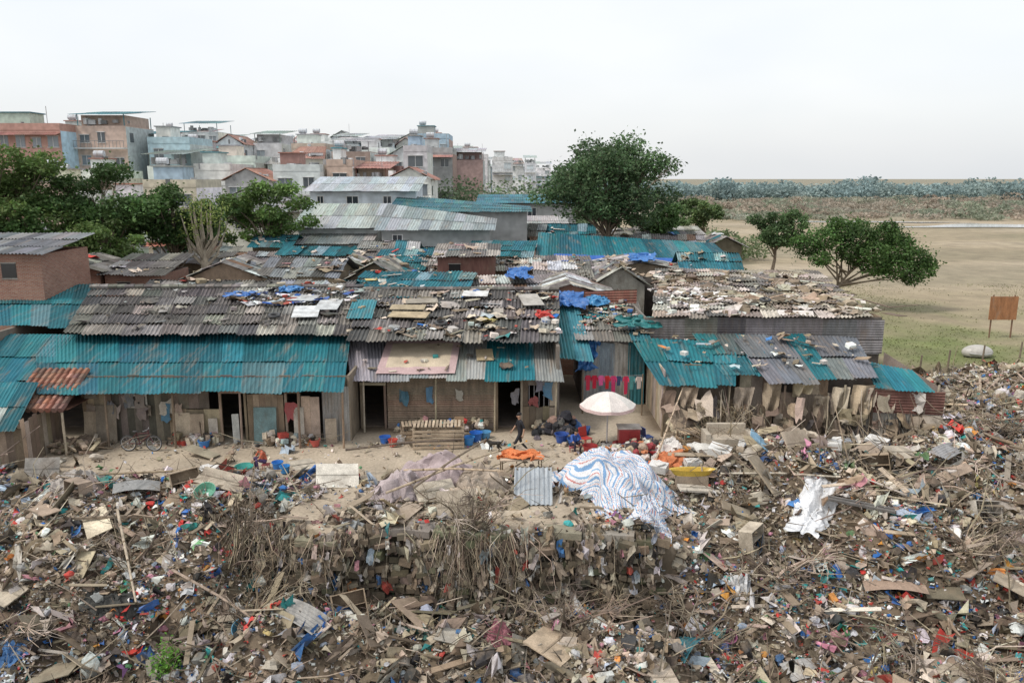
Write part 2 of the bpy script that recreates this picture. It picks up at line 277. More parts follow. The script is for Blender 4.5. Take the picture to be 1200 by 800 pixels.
for x,y,w,d,yaw,c in ((-14,28.3,1.6,.9,.4,(.3,.3,.29)),(12.6,24.3,1.9,.9,-.3,(.33,.24,.18)),(17.5,30.5,1.8,.9,.5,(.3,.3,.3)),(5.2,22.1,1.4,.8,.9,(.04,.16,.19)),(-6.3,21.8,1.6,.8,-.5,(.30,.29,.27)),(20.5,36,1.8,.9,.2,(.34,.27,.2)),(21.8,40.5,2,.9,-.4,(.4,.4,.38)),(-17.5,23.2,1.6,.9,.2,(.28,.2,.15)),(9.1,22.2,1.5,.8,.2,(.4,.39,.37))):
    b=B('scrap_corrugated_sheet'); z=float(H(x,y))+.25; Rm=rotm(yaw,U(-.3,.3),U(-.25,.25))[0]; f=lambda a,e: tuple(Rm@A(a*w/2,e*d/2,0)+A(x,y,z)); corr(b,f(-1,-1),f(-1,1),f(1,1),f(1,-1),c,'metal',.13,.02,4,.12); b.build()
for x,y,yaw,c in ((-12.2,28.4,.5,(.40,.32,.23)),(14.3,30.0,-.4,(.34,.26,.18)),(8.4,26.2,.9,(.48,.42,.33)),(-5.0,22.6,.3,(.30,.23,.16)),(17.2,27.4,.2,(.5,.46,.4)),(-15.8,27.6,-.6,(.28,.22,.17)),(11.2,33.2,.2,(.36,.28,.2))):
    b=B('broken_cabinet'); z=float(H(x,y))+.3; Rm=rotm(yaw,U(-.5,.1),U(-.3,.3))[0]; f=lambda a,e,g: Rm@A(a,e,g)+A(x,y,z)
    for cc,ss_ in (((-.5,0,0),(.03,.5,.9)),((.5,0,0),(.03,.5,.9)),((0,0,.46),(1.03,.5,.03)),((0,0,-.46),(1.03,.5,.03)),((0,.26,0),(1.0,.02,.9)),((0,0,.05),(.96,.45,.02))): boxes(b,f(*cc)[None],A(*ss_)[None],Rm[None],A(*c)*U(.8,1.15),'wood')
    b.build()
def brush(name,x,y,n,r,h,out=.6,c=None,thick=8):
    b=B(name); z=float(H(x,y)); th=U(0,6.28,n); rr=U(0,r*.6,n); P0=np.stack([x+rr*np.cos(th),y+rr*np.sin(th),z+U(-.1,h*.3,n)],1)
    t2=th+rng.normal(0,.9,n); L=U(.3,1,n); P1=P0+np.stack([np.cos(t2)*r*out*L,np.sin(t2)*r*out*L,h*L*U(.1,1,n)],1)
    sticks(b,P0,P1,U(.006,.022,n),pick(c or STK,n),'bark',.16)
    for i in range(thick):
        a=U(0,6.28); p=A(x+U(-.3,.3)*r,y+U(-.3,.3)*r,z); d=A(math.cos(a),math.sin(a)*.6,0); L_=U(.8,1.5)*h; pts=[p]; 
        for k in range(4): pts.append(pts[-1]+d*r*U(.1,.45)+A(U(-.15,.15),U(-.15,.15),L_*U(.02,.38)))
        R0=U(.03,.065); cc=pick(STK); tube(b,pts,[R0,R0*.85,R0*.65,R0*.45,R0*.15],cc,'bark',5)
        for q in (2,3,4,4):
            k=5; e=pts[q]; sticks(b,np.repeat(e[None],k,0),e+rng.normal(0,.35,(k,3))*A(1,1,.8)+d*.2,R0*.25,cc,'bark',.12)
    b.build()
for (x,y,n,r,h) in [(-9.3,25.6,130,1.3,2.1),(-1.3,25.0,110,1.0,1.4),(-8,23,110,1.2,1.4),(-13,25.5,80,1.3,1.3),(9,33,160,1.6,1.5),(15.5,25.5,150,2.0,1.2),(17.5,22,150,2.0,1.4),(12,22.5,90,1.6,1.1),(6,23,70,1.4,1),(-16,22.5,70,1.4,1.2),(20,28,120,2.0,1.2),(1.5,22.3,70,1.2,.9),(19,24.5,120,1.8,1.3),(14,20.5,100,1.6,1),(3.5,24.2,60,1.1,.7),(9,25,70,1.5,1),(22,34,90,1.8,1),(-18.5,26,80,1.5,1.2)]: brush('dry_brush_pile',x,y,n,r,h)
b=B('retaining_wall'); b.part('blocks')
for zz in np.arange(-2.4,-.2,.17):
    x=-8.6+U(0,.5)
    while x<4.8:
        w=U(.15,.6)
        if U()<.72: obox(b,(x+w/2,float(edge(x+w/2))-.08+U(-.22,.04)-(-zz)*.13,zz+.1),(w-.02,.5,U(.12,.26)),U(-.3,.3),U(-.25,.25),U(-.22,.22),pick([(.17,.135,.095,4),(.23,.19,.14,2),(.09,.075,.055,4),(.10,.105,.06,1)]),'trash')
        x+=w
b.part('concrete_ledge'); x=-8.3
while x<4.4:
    w=U(.5,2.2)
    if U()<.8: obox(b,(x+w/2,float(edge(x+w/2))+.05+U(-.1,.1),-.08+U(-.08,.02)),(w-.04,U(.5,.8),.24),U(-.12,.12)+math.atan(.3*math.cos((x+w/2)*1.3)),U(-.1,.1),U(-.05,.05),pick([(.30,.285,.25),(.23,.215,.18),(.20,.20,.13)]),'trash')
    x+=w
b.build()
b=B('tree_roots'); n=300; x=np.concatenate([U(-2.6,.6,220),U(-7,4.5,80)]); P0=np.stack([x,edge(x)-.3+U(-.2,.1,n),U(-.2,.2,n)],1); sticks(b,P0,P0+np.stack([rng.normal(0,.35,n),-U(.1,.8,n),-U(.5,2.1,n)],1),U(.006,.02,n),pick(STK,n),'bark',.14); 
x=U(-9.5,-7,n); P0=np.stack([x,25.2+U(-.2,.3,n),U(-.3,.2,n)],1); sticks(b,P0,P0+np.stack([rng.normal(0,.4,n),-U(.1,.9,n),-U(.5,1.8,n)],1),U(.006,.02,n),pick(STK,n),'bark',.14); b.build()
# ---------------------------------------------------------------- roof litter
def litter(b,x0,x1,y0,y1,zf,n,pal=TR,big=1):
    for kind,f in (('r',.4),('b',.4),('c',.2)):
        k=int(n*f*1.6); x=U(x0,x1,k); y=U(y0,y1,k); q=U(0,1,k)<1.3*vn(x,y,1.6,55); x,y=x[q],y[q]; k=len(x)
        if k==0: continue
        s=np.exp(U(np.log(.12),np.log(.8*big),k)); z=zf(x,y)+.06
        P=np.stack([x,y,z],1); Rm=rotm(U(0,6.28,k),rng.normal(0,.1,k)+.15,rng.normal(0,.08,k)); c=pick(pal,k)
        if kind=='r': rags(b,P+A(0,0,.04),np.stack([s,s*U(.4,1,k),s*.5],1),Rm,c,'trash')
        elif kind=='b': boxes(b,P,np.stack([s*1.4,s*U(.08,.6,k),np.full(k,.03)],1),Rm,c,'wood')
        else: boxes(b,P+A(0,0,.04),np.stack([s*.5,s*.4,s*.25],1),Rm,c,'trash')
# ---------------------------------------------------------------- front left row of shacks
LT=TR+[(.8,.8,.78,6),(.4,.42,.42,8),(.03,.14,.42,4),(.5,.06,.05,2)]
b=B('corrugated_roof_shack_row'); b.part('roof_awning')
roof(b,(-20.2,33.1,2.55),(-7.2,33.1,2.6),(-8.0,38.9,3.95),(-23.5,38.9,3.9),TEAL,sw=.85,sl=3.0,period=.17,amp=.022)
roof(b,(-24.5,34.6,2.75),(-20.0,34.2,2.7),(-20.5,38.9,3.9),(-26,38.9,3.95),TEAL,sw=.85,sl=3.0,period=.17)
roof(b,(-7.3,35.3,2.62),(-1.2,35.3,2.6),(-1.2,38.9,3.6),(-8.2,38.9,3.6),LMET,sw=.9,sl=3.6,period=.14)
roof(b,(-1.2,35.3,2.6),(1.0,35.3,2.6),(1.0,38.9,3.6),(-1.2,38.9,3.6),TEAL,sw=.9,sl=3.6,period=.14)
roof(b,(1.0,35.3,2.6),(2.3,35.3,2.55),(2.2,38.9,3.5),(1.0,38.9,3.6),LMET,sw=.9,sl=3.6,period=.14)
b.part('roof_upper')
roof(b,(-21.5,37.8,4.15),(-7.6,37.7,4.1),(-8.4,45.2,5.4),(-24.0,45.6,5.3),FIB,sw=.92,sl=1.7,period=.2,amp=.045,mess=.06,mat='fibro')
roof(b,(-7.7,36.9,4.0),(2.2,36.9,3.95),(2.6,45,5.2),(-8.4,45.2,5.35),FIB,sw=.92,sl=1.7,period=.2,amp=.045,mess=.08,mat='fibro')
roof(b,(-25.9,39.6,4.25),(-21.4,39.6,4.2),(-24.6,47.4,5.3),(-31,47.4,5.3),TEAL,sw=.9,sl=4,period=.17)
corr(b,(-8.3,39.6,4.62),(-7.0,39.6,4.62),(-7.2,42.6,5.12),(-8.5,42.6,5.12),(.05,.24,.28),'metal',.16,.03)
b.part('roof_litter'); litter(b,-8,2.3,37.2,44.8,lambda x,y:4.05+(y-37)*.155,240,LT,1.3); litter(b,-21.5,-8,38.5,45,lambda x,y:4.2+(y-37.8)*.16,80,FIB+[(.5,.5,.5,1)]); litter(b,-15,-8.3,42,44.8,lambda x,y:4.25+(y-37.8)*.16,120,[(.7,.7,.7,3),(.4,.45,.45,3),(.04,.12,.4,2),(.4,.1,.08,1),(.2,.15,.1,2)])
litter(b,-7,2,35.6,38.2,lambda x,y:2.7+(y-35.3)*.28,20,TR)
b.part('roof_patches')
for x,y,w,d,c in ((-10.5,40.5,1.3,1.8,(.62,.64,.64)),(-9.6,41.6,1.2,1.6,(.5,.52,.52)),(-11.2,42.8,1.5,1.0,(.45,.47,.47)),(-5.2,40,2.0,.9,(.42,.34,.22)),(-5.4,41.2,1.8,.8,(.36,.30,.2)),(-4.8,42.3,1.7,.8,(.30,.27,.22)),(1.0,42.5,1.1,2,(.4,.38,.34)),(-2.0,43.6,1.4,1,(.6,.6,.58))): obox(b,(x,y,4.2+(y-37)*.155+.08),(w,d,.03),U(-.3,.3),.155,0,c,'wood')
b.part('ridge_tiles')
for x0,x1,y,z in ((-24,-8.4,45.45,5.45),(-8.4,2.6,45.1,5.35)):
    n=int((x1-x0)/.5)
    for i in range(n): tube(b,[(x0+i*.5,y+U(-.03,.03),z),(x0+i*.5+.56,y+U(-.03,.03),z+.02)],[.12,.14],pick(FIB),'fibro',6)
b.part('walls')
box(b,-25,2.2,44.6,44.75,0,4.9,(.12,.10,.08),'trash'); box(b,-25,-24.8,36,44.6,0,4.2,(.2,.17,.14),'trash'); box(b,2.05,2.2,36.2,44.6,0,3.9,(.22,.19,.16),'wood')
yw=34.3
def opening(x0,x1,y,z1):
    for x in (x0,x1): box(b,x-.05,x+.05,y-.06,y+.04,0,z1,pick(WD),'wood')
    box(b,x0-.05,x1+.05,y-.07,y+.05,z1,z1+.12,pick(WD),'wood')
plank(b,-19.0,-17.7,yw,0,2.7,WD,.22); plank(b,-17.7,-15.2,yw+.05,0,2.75,[(.15,.13,.11),(.2,.17,.14),(.12,.11,.09)],.3)
plank(b,-15.2,-12.9,yw,0,1.5,[(.38,.30,.21),(.28,.21,.14)],.7); plank(b,-15.2,-13.4,yw+.04,1.5,2.75,[(.2,.17,.14)],.4)
opening(-12.9,-11.8,yw,2.2); plank(b,-11.7,-10.1,yw-.04,0,2.2,[(.34,.26,.18),(.42,.33,.24),(.25,.19,.13)],.25); opening(-10.0,-9.4,yw,2.2)
plank(b,-9.3,-8.5,yw-.1,0,2.1,[(.46,.38,.28),(.40,.32,.24)],.4); corr(b,(-8.4,yw,0),(-7.2,yw,0),(-7.2,yw,2.5),(-8.4,yw,2.5),(.32,.31,.29),'metal',.14,.02)
plank(b,-19,-7.2,yw+.1,2.25,3.0,[(.14,.12,.10)],.5)
box(b,-7.25,-7.15,yw,36.2,0,3,(.24,.2,.15),'wood')
opening(-7.0,-5.9,36.1,2.1); plank(b,-7.1,-5.8,36.15,2.2,2.75,[(.14,.12,.10)],.4)
for i in range(9):
    z=.25+i*.28; corr(b,(-5.8,36.08+U(0,.03),z),(-5.8,36.08+U(0,.03),z+.3),(-.75,36.08,z+.3+U(-.02,.02)),(-.75,36.08,z),(.31*U(.85,1.1),.22,.16),'metal',.1,.022)
box(b,-5.8,-.75,36.1,36.2,0,.3,(.25,.2,.16),'trash'); opening(-.7,.45,36.1,2.3)
plank(b,.5,2.05,36.1,0,1.1,WD,.3); plank(b,.5,.75,36.1,1.1,2.7,WD,.3); plank(b,1.75,2.05,36.1,1.1,2.7,WD,.3); box(b,.75,1.75,36.05,36.15,2.1,2.7,(.2,.17,.14),'wood')
for k in range(5): box(b,.78+k*.23,.81+k*.23,36.05,36.08,1.1,2.1,(.3,.3,.3),'metal')
for x in (-20,-17.5,-14.6,-11.7,-9.2,-7.3): tube(b,[(x,33.3,0),(x+.03,33.3,2.6)],[.05,.045],pick(WD),'wood',6)
for x in (-6.8,-3.5,-.8,2.0): tube(b,[(x,35.5,0),(x+.03,35.5,2.6)],[.05,.045],pick(WD),'wood',6)
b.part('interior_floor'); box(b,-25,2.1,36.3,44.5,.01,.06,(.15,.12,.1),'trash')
b.part('leaning_boards')
for x,w,h,c in ((-17.9,.9,1.7,(.26,.22,.17)),(-14.6,.75,1.35,(.46,.38,.28)),(-14.0,.8,1.3,(.38,.30,.22)),(-10.9,1.0,1.6,(.2,.3,.3)),(-9.4,.45,1.6,(.5,.45,.38)),(-13.2,.4,1.1,(.5,.45,.38)),(-12.2,.3,1.3,(.5,.5,.46)),(-18.6,.6,1.4,(.36,.29,.21)),(-8.0,.5,1.1,(.4,.33,.25))): obox(b,(x,yw-.25,h/2),(w,.03,h),0,-.14,U(-.06,.06),c,'wood')
b.part('hanging_things'); n=22; x=np.concatenate([U(-19,-7.5,15),U(-6.8,2,7)]); y=np.where(x<-7,34.15,36.0); rags(b,np.stack([x,y,U(1.3,2.2,n)],1),np.stack([U(.25,.5,n),U(.3,.8,n),U(.1,.25,n)],1),rotm(rng.normal(0,.3,n),1.5,0),pick([(.2,.2,.22),(.1,.2,.28),(.3,.25,.2),(.4,.36,.3),(.3,.09,.08)],n),'fabric')
b.part('window'); box(b,-17.0,-16.1,yw-.09,yw-.04,1.55,2.15,(.5,.48,.42),'wood'); box(b,-16.93,-16.58,yw-.11,yw-.09,1.62,2.08,(.03,.03,.03),'glass'); box(b,-16.52,-16.17,yw-.11,yw-.09,1.62,2.08,(.03,.03,.03),'glass')
b.build()
b=B('household_clutter'); n=520; x=np.concatenate([U(-19.5,-7.4,360),U(-6.9,1.9,160)]); y=np.where(x<-7,33.8,35.7)+rng.normal(0,.14,n); k=(vn(x,x*0,1.1,91)>.40)&((x<-17)|(x>-14.9))&((x<-.9)|(x>.9)); x,y=x[k],y[k]; n=len(x); z=U(.05,.55,n)*(.3+vn(x,x*0,.9,92))
h=n//2; boxes(b,np.stack([x,y,z],1)[:h],np.stack([U(.1,.5,h),U(.1,.3,h),U(.05,.35,h)],1),rotm(U(0,6,h),rng.normal(0,.2,h),rng.normal(0,.2,h)),pick(WD+TR,h),'wood'); bags(b,np.stack([x,y,z],1)[h:],np.stack([U(.15,.4,n-h)]*3,1),rotm(U(0,6,n-h),0,0),pick(TR+[(.04,.15,.42,8),(.5,.06,.05,4)],n-h)*.85,'fabric'); b.build()
b=B('blanket_on_roof'); g=np.linspace(0,1,22); X,Y=np.meshgrid(g,g,indexing='ij'); Gz=2.72+Y*.92+vn(X*10,Y*10,1.2,3)*.07
G=np.stack([-6.2+X*3.6+Y*.1,35.5+Y*3.1,Gz+.03],-1); q=gq(G); t=np.repeat(np.arange(21),21)/21; s=np.tile(np.arange(21),21)/21
c=np.where(((t<.08)|(t>.9)|(s<.15)|(s>.9))[:,None],A(.46,.33,.32),A(.50,.42,.31)); b.add(q,c,'fabric'); b.build()
b=B('plywood_board'); obox(b,(-1.3,37.3,3.27),(.8,1.1,.04),.1,.28,0,(.45,.36,.22),'wood'); b.build()
b=B('tiled_roof_shack'); b.part('tile_roof')
for i in range(9):
    for j in range(8):
        x=-20.9+i*.27-j*.02; y=32.1+j*.33; z=2.0+j*.135
        tube(b,[(x,y,z+.05),(x+U(-.01,.01),y+.4,z+.2)],[.13,.12],pick([(.27,.12,.08),(.20,.09,.06),(.30,.16,.12),(.17,.1,.08)]),'trash',6)
box(b,-21,-18.6,32.4,34.5,1.98,2.0,(.2,.1,.07),'wood')
b.part('sheet_roof'); roof(b,(-23.5,30.3,1.6),(-19.6,30.3,1.7),(-20.3,33.4,2.9),(-24,33.4,2.9),TEAL+[(.5,.55,.55,3)],sw=.8,sl=2,period=.16)
b.part('walls'); plank(b,-23.5,-19.7,30.9,-.2,1.7,WD,.3); 
for y in np.arange(30.9,33.8,.3): box(b,-19.76,-19.72,y+.01,y+.29,-.1,1.9+U(-.1,.1),pick(WD),'wood')
for x,y in ((-18.8,32.3),(-18.8,34.3),(-20.8,32.3)): tube(b,[(x,y,0),(x,y,2.1)],[.05,.05],pick(WD),'wood')
b.build()
# ---------------------------------------------------------------- generic shack
def shack(name,x0,x1,y0,y1,zw,zr,pal=MIXR,wall='wood',wc=None,style='gable',mess=.05,lit=30,ang=0,mat='fibro',per=.2,amp=.04,z0=0):
    b=B(name); b.part('walls'); wc=wc if wc is not None else pick(WD+[(.3,.28,.25,2)])
    box(b,x0,x1,y0,y0+.12,z0,zw,wc,wall); box(b,x0,x1,y1-.12,y1,z0,zw,wc,wall); box(b,x0,x0+.12,y0+.12,y1-.12,z0,zw,wc,wall); box(b,x1-.12,x1,y0+.12,y1-.12,z0,zw,wc,wall)
    o=.35; b.part('roof')
    if style=='gable':
        ym=(y0+y1)/2; roof(b,(x0-o,y0-o,zw-.05),(x1+o,y0-o,zw-.05),(x1+o,ym,zr),(x0-o,ym,zr),pal,.92,1.8,per,amp,mess,mat)
        roof(b,(x1+o,y1+o,zw-.05),(x0-o,y1+o,zw-.05),(x0-o,ym,zr),(x1+o,ym,zr),pal,.92,2.4,per,amp,mess,mat)
        zf=lambda x,y: zw+(zr-zw)*(1-np.abs(y-ym)/(ym-y0+o))
        for xx in (x0,x1-.12): b.add([[A(xx,y0,zw),A(xx,y1,zw),A(xx,ym,zr-.08),A(xx,ym,zr-.08)]],wc,wall)
    elif style=='gablex':
        xm=(x0+x1)/2; roof(b,(x0-o,y0-o,zw-.05),(x0-o,y1+o,zw-.05),(xm,y1+o,zr),(xm,y0-o,zr),pal,.92,1.8,per,amp,mess,mat)
        roof(b,(x1+o,y0-o,zw-.05),(x1+o,y1+o,zw-.05),(xm,y1+o,zr),(xm,y0-o,zr),pal,.92,1.8,per,amp,mess,mat)
        zf=lambda x,y: zw+(zr-zw)*(1-np.abs(x-xm)/(xm-x0+o))
        b.part('walls'); b.add([[A(x0,y0+.02,zw),A(x1,y0+.02,zw),A(xm,y0+.02,zr-.08),A(xm,y0+.02,zr-.08)]],wc,wall)
    else:
        roof(b,(x0-o,y0-o,zw),(x1+o,y0-o,zw+U(-.1,.1)),(x1+o,y1+o,zr),(x0-o,y1+o,zr),pal,.92,1.9,per,amp,mess,mat)
        zf=lambda x,y: zw+(zr-zw)*(y-y0)/(y1-y0)
    if lit: b.part('roof_litter'); litter(b,x0,x1,y0,y1 if style!='gable' else (y0+y1)/2,zf,lit,LT,1.4)
    b.part('openings'); 
    for k in range(int((x1-x0)/2.2)):
        xx=x0+.8+k*2.1
        if xx+.9<x1: box(b,xx,xx+.8,y0-.03,y0-.004,zw-1.3,zw-.5,(.03,.03,.03),'glass'); box(b,xx-.05,xx+.85,y0-.05,y0-.03,zw-1.36,zw-1.3,(.3,.28,.25),'wood'); box(b,xx-.05,xx+.85,y0-.05,y0-.03,zw-.5,zw-.44,(.3,.28,.25),'wood')
    e=b.build()
    if ang and e.type=='EMPTY': e.rotation_euler=(0,0,ang)
    return zf
for (yy,xl,xr,zz) in ((46.5,-22,2.0,4.5),(52.5,-22,-6,4.9),(52.5,1,8,4.6),(58.5,-21,16,4.8),(65,-19,1,5.1),(80,2,22,5.0),(72,-24,-20.5,5.4),(86,-7,20,5.3),(66,-29,-20,4.7)):
    x=xl+U(0,1)
    while x<xr-1.5:
        w=U(3.5,7); w=min(w,xr-x+1)
        st=['gable','mono','gable','gablex','mono'][rng.integers(5)]
        shack('corrugated_roof_shack',x,x+w-.3,yy+U(-.5,.5),yy+U(4.6,5.6),zz+U(-.35,.3),zz+U(.6,1.3),style=st,lit=26 if yy<62 else 10,pal=[MIXR,FIB,LMET+FIB,[(.03,.15,.18,3),(.2,.3,.32,1)],MIXR,LMET+MIXR][rng.integers(6)],mess=.08,ang=U(-.14,.14) if w>4 else 0)
        x+=w
shack('brick_house',-33,-25.8,44,49,7.4,8.2,pal=LMET,wall='brick',style='mono',lit=0,mat='metal')
shack('brick_shed',-31,-26.5,51.5,56,5.6,6.4,pal=FIB,wall='brick',style='gablex',lit=10)
shack('brick_shed',-26.2,-22.6,51.5,56,5.4,6.3,pal=FIB,wall='brick',style='mono',lit=10)
shack('rusty_sheet_shed',-5.2,-1.2,56,60,6.1,6.7,pal=FIB,wall='metal',wc=A(.20,.10,.08),style='mono',lit=8)
shack('brick_shed',.8,6.0,46.6,52,4.5,5.5,pal=MIXR,wall='brick',style='gablex',lit=12)
def win(b,x0,x1,y,z0,z1,c=(.75,.75,.73)):
    box(b,x0,x1,y-.03,y-.002,z0,z1,(.04,.05,.06),'glass')
    for a in ((x0-.08,x0,z0-.08,z1+.08),(x1,x1+.08,z0-.08,z1+.08),(x0,x1,z0-.08,z0),(x0,x1,z1,z1+.08),((x0+x1)/2-.03,(x0+x1)/2+.03,z0,z1)): box(b,a[0],a[1],y-.07,y-.001,a[2],a[3],c,'plaster')
def bighouse(name,x0,x1,y0,y1,zw,zf_,zb,wc,pal,ws,zb2=None):
    b=B(name); b.part('walls'); zb2=zb2 or zb
    box(b,x0,x1,y0,y1,0,zw,wc,'plaster'); 
    b.part('roof'); roof(b,(x0-.5,y0-.8,zf_),(x1+.5,y0-.8,zf_),(x1+.5,y1+.4,zb2),(x0-.5,y1+.4,zb),pal,1,3.5,.25,.03,.01)
    b.add([[A(x0,y0+.1,zw),A(x0,y1,zw),A(x0,y1,zb-.1),A(x0,y0+.1,zf_)],[A(x1,y0+.1,zw),A(x1,y1,zw),A(x1,y1,zb2-.1),A(x1,y0+.1,zf_)]],wc,'plaster')
    if ws: b.part('windows')
    for a,c in ws: win(b,x0+a,x0+c,y0,zw-1.7,zw-.5)
    b.build()
bighouse('pale_house',-20.3,-12.8,77,83,6.7,6.9,8.9,(.60,.62,.61),[(.34,.37,.36),(.38,.41,.39)],[(.5,1.6),(3,4.4)])
bighouse('low_lean_to',-19.5,-13.3,74.6,76.6,5.6,5.6,6.3,(.45,.45,.43),[(.30,.31,.30)],[(1,2)])
bighouse('white_house',-22,-10.5,89,96,10.0,10.1,11.6,(.68,.74,.78),[(.42,.46,.48)],[(.8,1.4),(4,5.2),(8,8.8)])
bighouse('pale_green_house',-31,-23,88,94,7.8,7.9,8.6,(.60,.60,.52),[(.32,.33,.32)],[(1,2),(4,5)])
bighouse('long_warehouse',-11.6,-2,72,79,7.0,7.0,9.0,(.40,.41,.40),[(.30,.34,.34),(.25,.29,.29)],[(1,1.8)],7.6)
bighouse('teal_roof_warehouse',-12,1.5,81,90,8.2,8.2,9.6,(.46,.47,.46),[(.03,.14,.17),(.05,.17,.19)],[(6,8)],8.4)
bighouse('blue_roof_house',-4,8,102,110,8.3,8.4,9.3,(.5,.5,.48),[(.04,.17,.22)],[(1,2),(6,7)])
bighouse('low_white_house',1.8,6,92,98,6.0,6.1,7.0,(.6,.6,.57),[(.35,.35,.34)],[(1,2)])
b=B('long_teal_roof_shed'); b.part('roof'); roof(b,(2,67.5,5.1),(18.5,66.5,4.6),(18.5,74,5.6),(2.5,75,6.5),TEAL,1,7.5,.25,.03,.02)
b.part('walls'); box(b,2.5,18,68,74.5,0,4.5,(.3,.26,.2),'wood')
b.part('blue_tarp'); g=np.linspace(0,1,60); X,Y=np.meshgrid(g,np.linspace(0,1,10),indexing='ij')
b.add(gq(np.stack([3.5+X*13.5,66.9-1.0*Y+vn(X*40,Y*3,2,3)*.3-X*.9,5.25-Y*1.0-X*.45+vn(X*60,Y*4,1,5)*.12],-1)),(.03,.12,.42),'plastic'); b.build()
# ---------------------------------------------------------------- right shack complex
BR=[(.22,.19,.16,5),(.32,.28,.23,4),(.16,.15,.14,4),(.42,.38,.33,3)]
b=B('plank_wall_shack'); b.part('roof_back')
roof(b,(7.2,40.6,4.5),(18.6,40.8,4.45),(21.5,56.5,5.1),(10.2,57,5.2),BR,.95,1.8,.2,.04,.09,'fibro')
b.part('roof_litter'); litter(b,9,20,41,55,lambda x,y:4.5+(y-40.6)*.04,480,WD+[(.45,.4,.32,6),(.6,.57,.52,3)],1.7)
litter(b,8,12,41,49,lambda x,y:4.5+(y-40.6)*.04,130,[(.75,.74,.72),(.6,.55,.5)],1.2)
n=50; x=U(10,20,n); y=U(43,55,n); P0=np.stack([x,y,4.75+U(0,.2,n)],1); sticks(b,P0,P0+np.stack([rng.normal(0,1.2,n),rng.normal(0,1,n),U(-.1,.5,n)],1),U(.02,.05,n),pick(STK,n),'bark')
b.part('upper_wall')
x=6.9
while x<19.2:
    w=U(1.3,2.2); c=pick([(.24,.23,.22),(.30,.29,.27),(.18,.17,.17)]); zt=4.45-U(0,.15)
    for (za,zb) in ((2.5,3.25),(3.2,3.9),(3.85,zt)): corr(b,(x,41+U(0,.04),za),(x,41,zb),(min(x+w,19.3),41,zb),(min(x+w,19.3),41,za),c*U(.8,1.15),'metal',.13,.018)
    x+=w
box(b,7,19.2,41.1,41.2,0,4.4,(.15,.13,.11),'wood')
for y in np.arange(41.2,56,1.1): box(b,19.1,19.2,y,y+1.08,0,4.4+U(-.2,.1),pick(WD),'wood')
box(b,6.9,7.0,41.2,56,0,4.4,(.2,.18,.16),'wood'); box(b,7,19.2,56,56.1,0,4.6,(.2,.18,.16),'wood')
b.part('roof_awning')
DK=[(.13,.14,.15),(.18,.18,.18),(.15,.16,.17)]
roof(b,(6.6,34.9,2.4),(9.9,34.6,2.35),(11.3,39.6,3.4),(6.1,40,3.5),TEAL,.85,2.6,.17,.025,.07)
roof(b,(9.7,35.8,2.55),(12.0,35.8,2.6),(12.6,40.5,3.6),(9.3,40.5,3.6),[(.03,.16,.19),(.02,.13,.16),(.1,.12,.12)],.85,2.4,.17,.025,.07)
roof(b,(11.4,34.7,2.55),(13.6,34.7,2.6),(13.9,40.4,3.6),(11.2,40.4,3.6),DK,.85,2.6,.17,.025,.06)
roof(b,(13.4,35.0,2.6),(14.5,35.0,2.65),(15.0,40.5,3.6),(13.9,40.5,3.6),TEAL,.85,5.6,.17,.025,.04)
roof(b,(14.4,35.2,2.6),(16.5,35.2,2.6),(17.6,40.4,3.5),(15.0,40.4,3.6),DK,.85,2.6,.17,.025,.06)
roof(b,(16.3,34.9,2.3),(18.7,34.6,2.2),(18.6,36.4,2.7),(16.8,37.6,2.9),TEAL,.85,2.6,.17,.025,.03)
b.part('awning_litter'); litter(b,6.8,17,36,39.8,lambda x,y:2.7+(y-35)*.21,70,WD+TR)
b.part('front_wall'); P_=[(.30,.23,.16),(.24,.19,.14),(.40,.33,.24),(.33,.29,.24)]
plank(b,7.0,8.5,35.6,0,2.3,P_,.5); plank(b,8.6,10.6,35.4,0,1.6,P_,.18); plank(b,10.6,12.2,36.3,0,2.6,P_,.4); 
plank(b,12.3,15.0,35.6,0,1.9,P_,.6); corr(b,(13.0,35.3,0),(14.2,35.3,0),(14.2,35.4,1.8),(13.0,35.4,1.9),(.28,.23,.18),'metal',.14,.02); plank(b,12.8,14.4,35.5,1.7,2.6,[(.5,.42,.3),(.3,.22,.15)],.35)
corr(b,(14.9,35.5,0),(16.0,35.2,0),(16.0,35.2,1.9),(14.9,35.5,1.8),(.30,.27,.22),'metal',.14,.02)
corr(b,(16.0,34.9,1.15),(16.0,34.9,2.2),(19.3,34.6,2.15),(19.3,34.6,1.1),(.20,.10,.08),'metal',.13,.02)
corr(b,(16.0,34.95,0),(19.3,34.65,0),(19.3,34.65,1.15),(16.0,34.95,1.2),(.36,.34,.30),'metal',.15,.02)
corr(b,(19.3,34.65,0),(19.4,41,0),(19.4,41,2.6),(19.3,34.65,2.2),(.3,.25,.22),'metal',.15,.02)
for y0 in np.arange(35.6,41,.5): box(b,6.95,7.0,y0,y0+.48,0,2.9,pick(P_),'wood')
for x in (6.8,9.7,12.2,14.9,16.2,19.1): tube(b,[(x,34.9,0),(x+.05,34.9,2.4)],[.06,.05],pick(WD),'wood',6)
b.part('hanging_cloth')
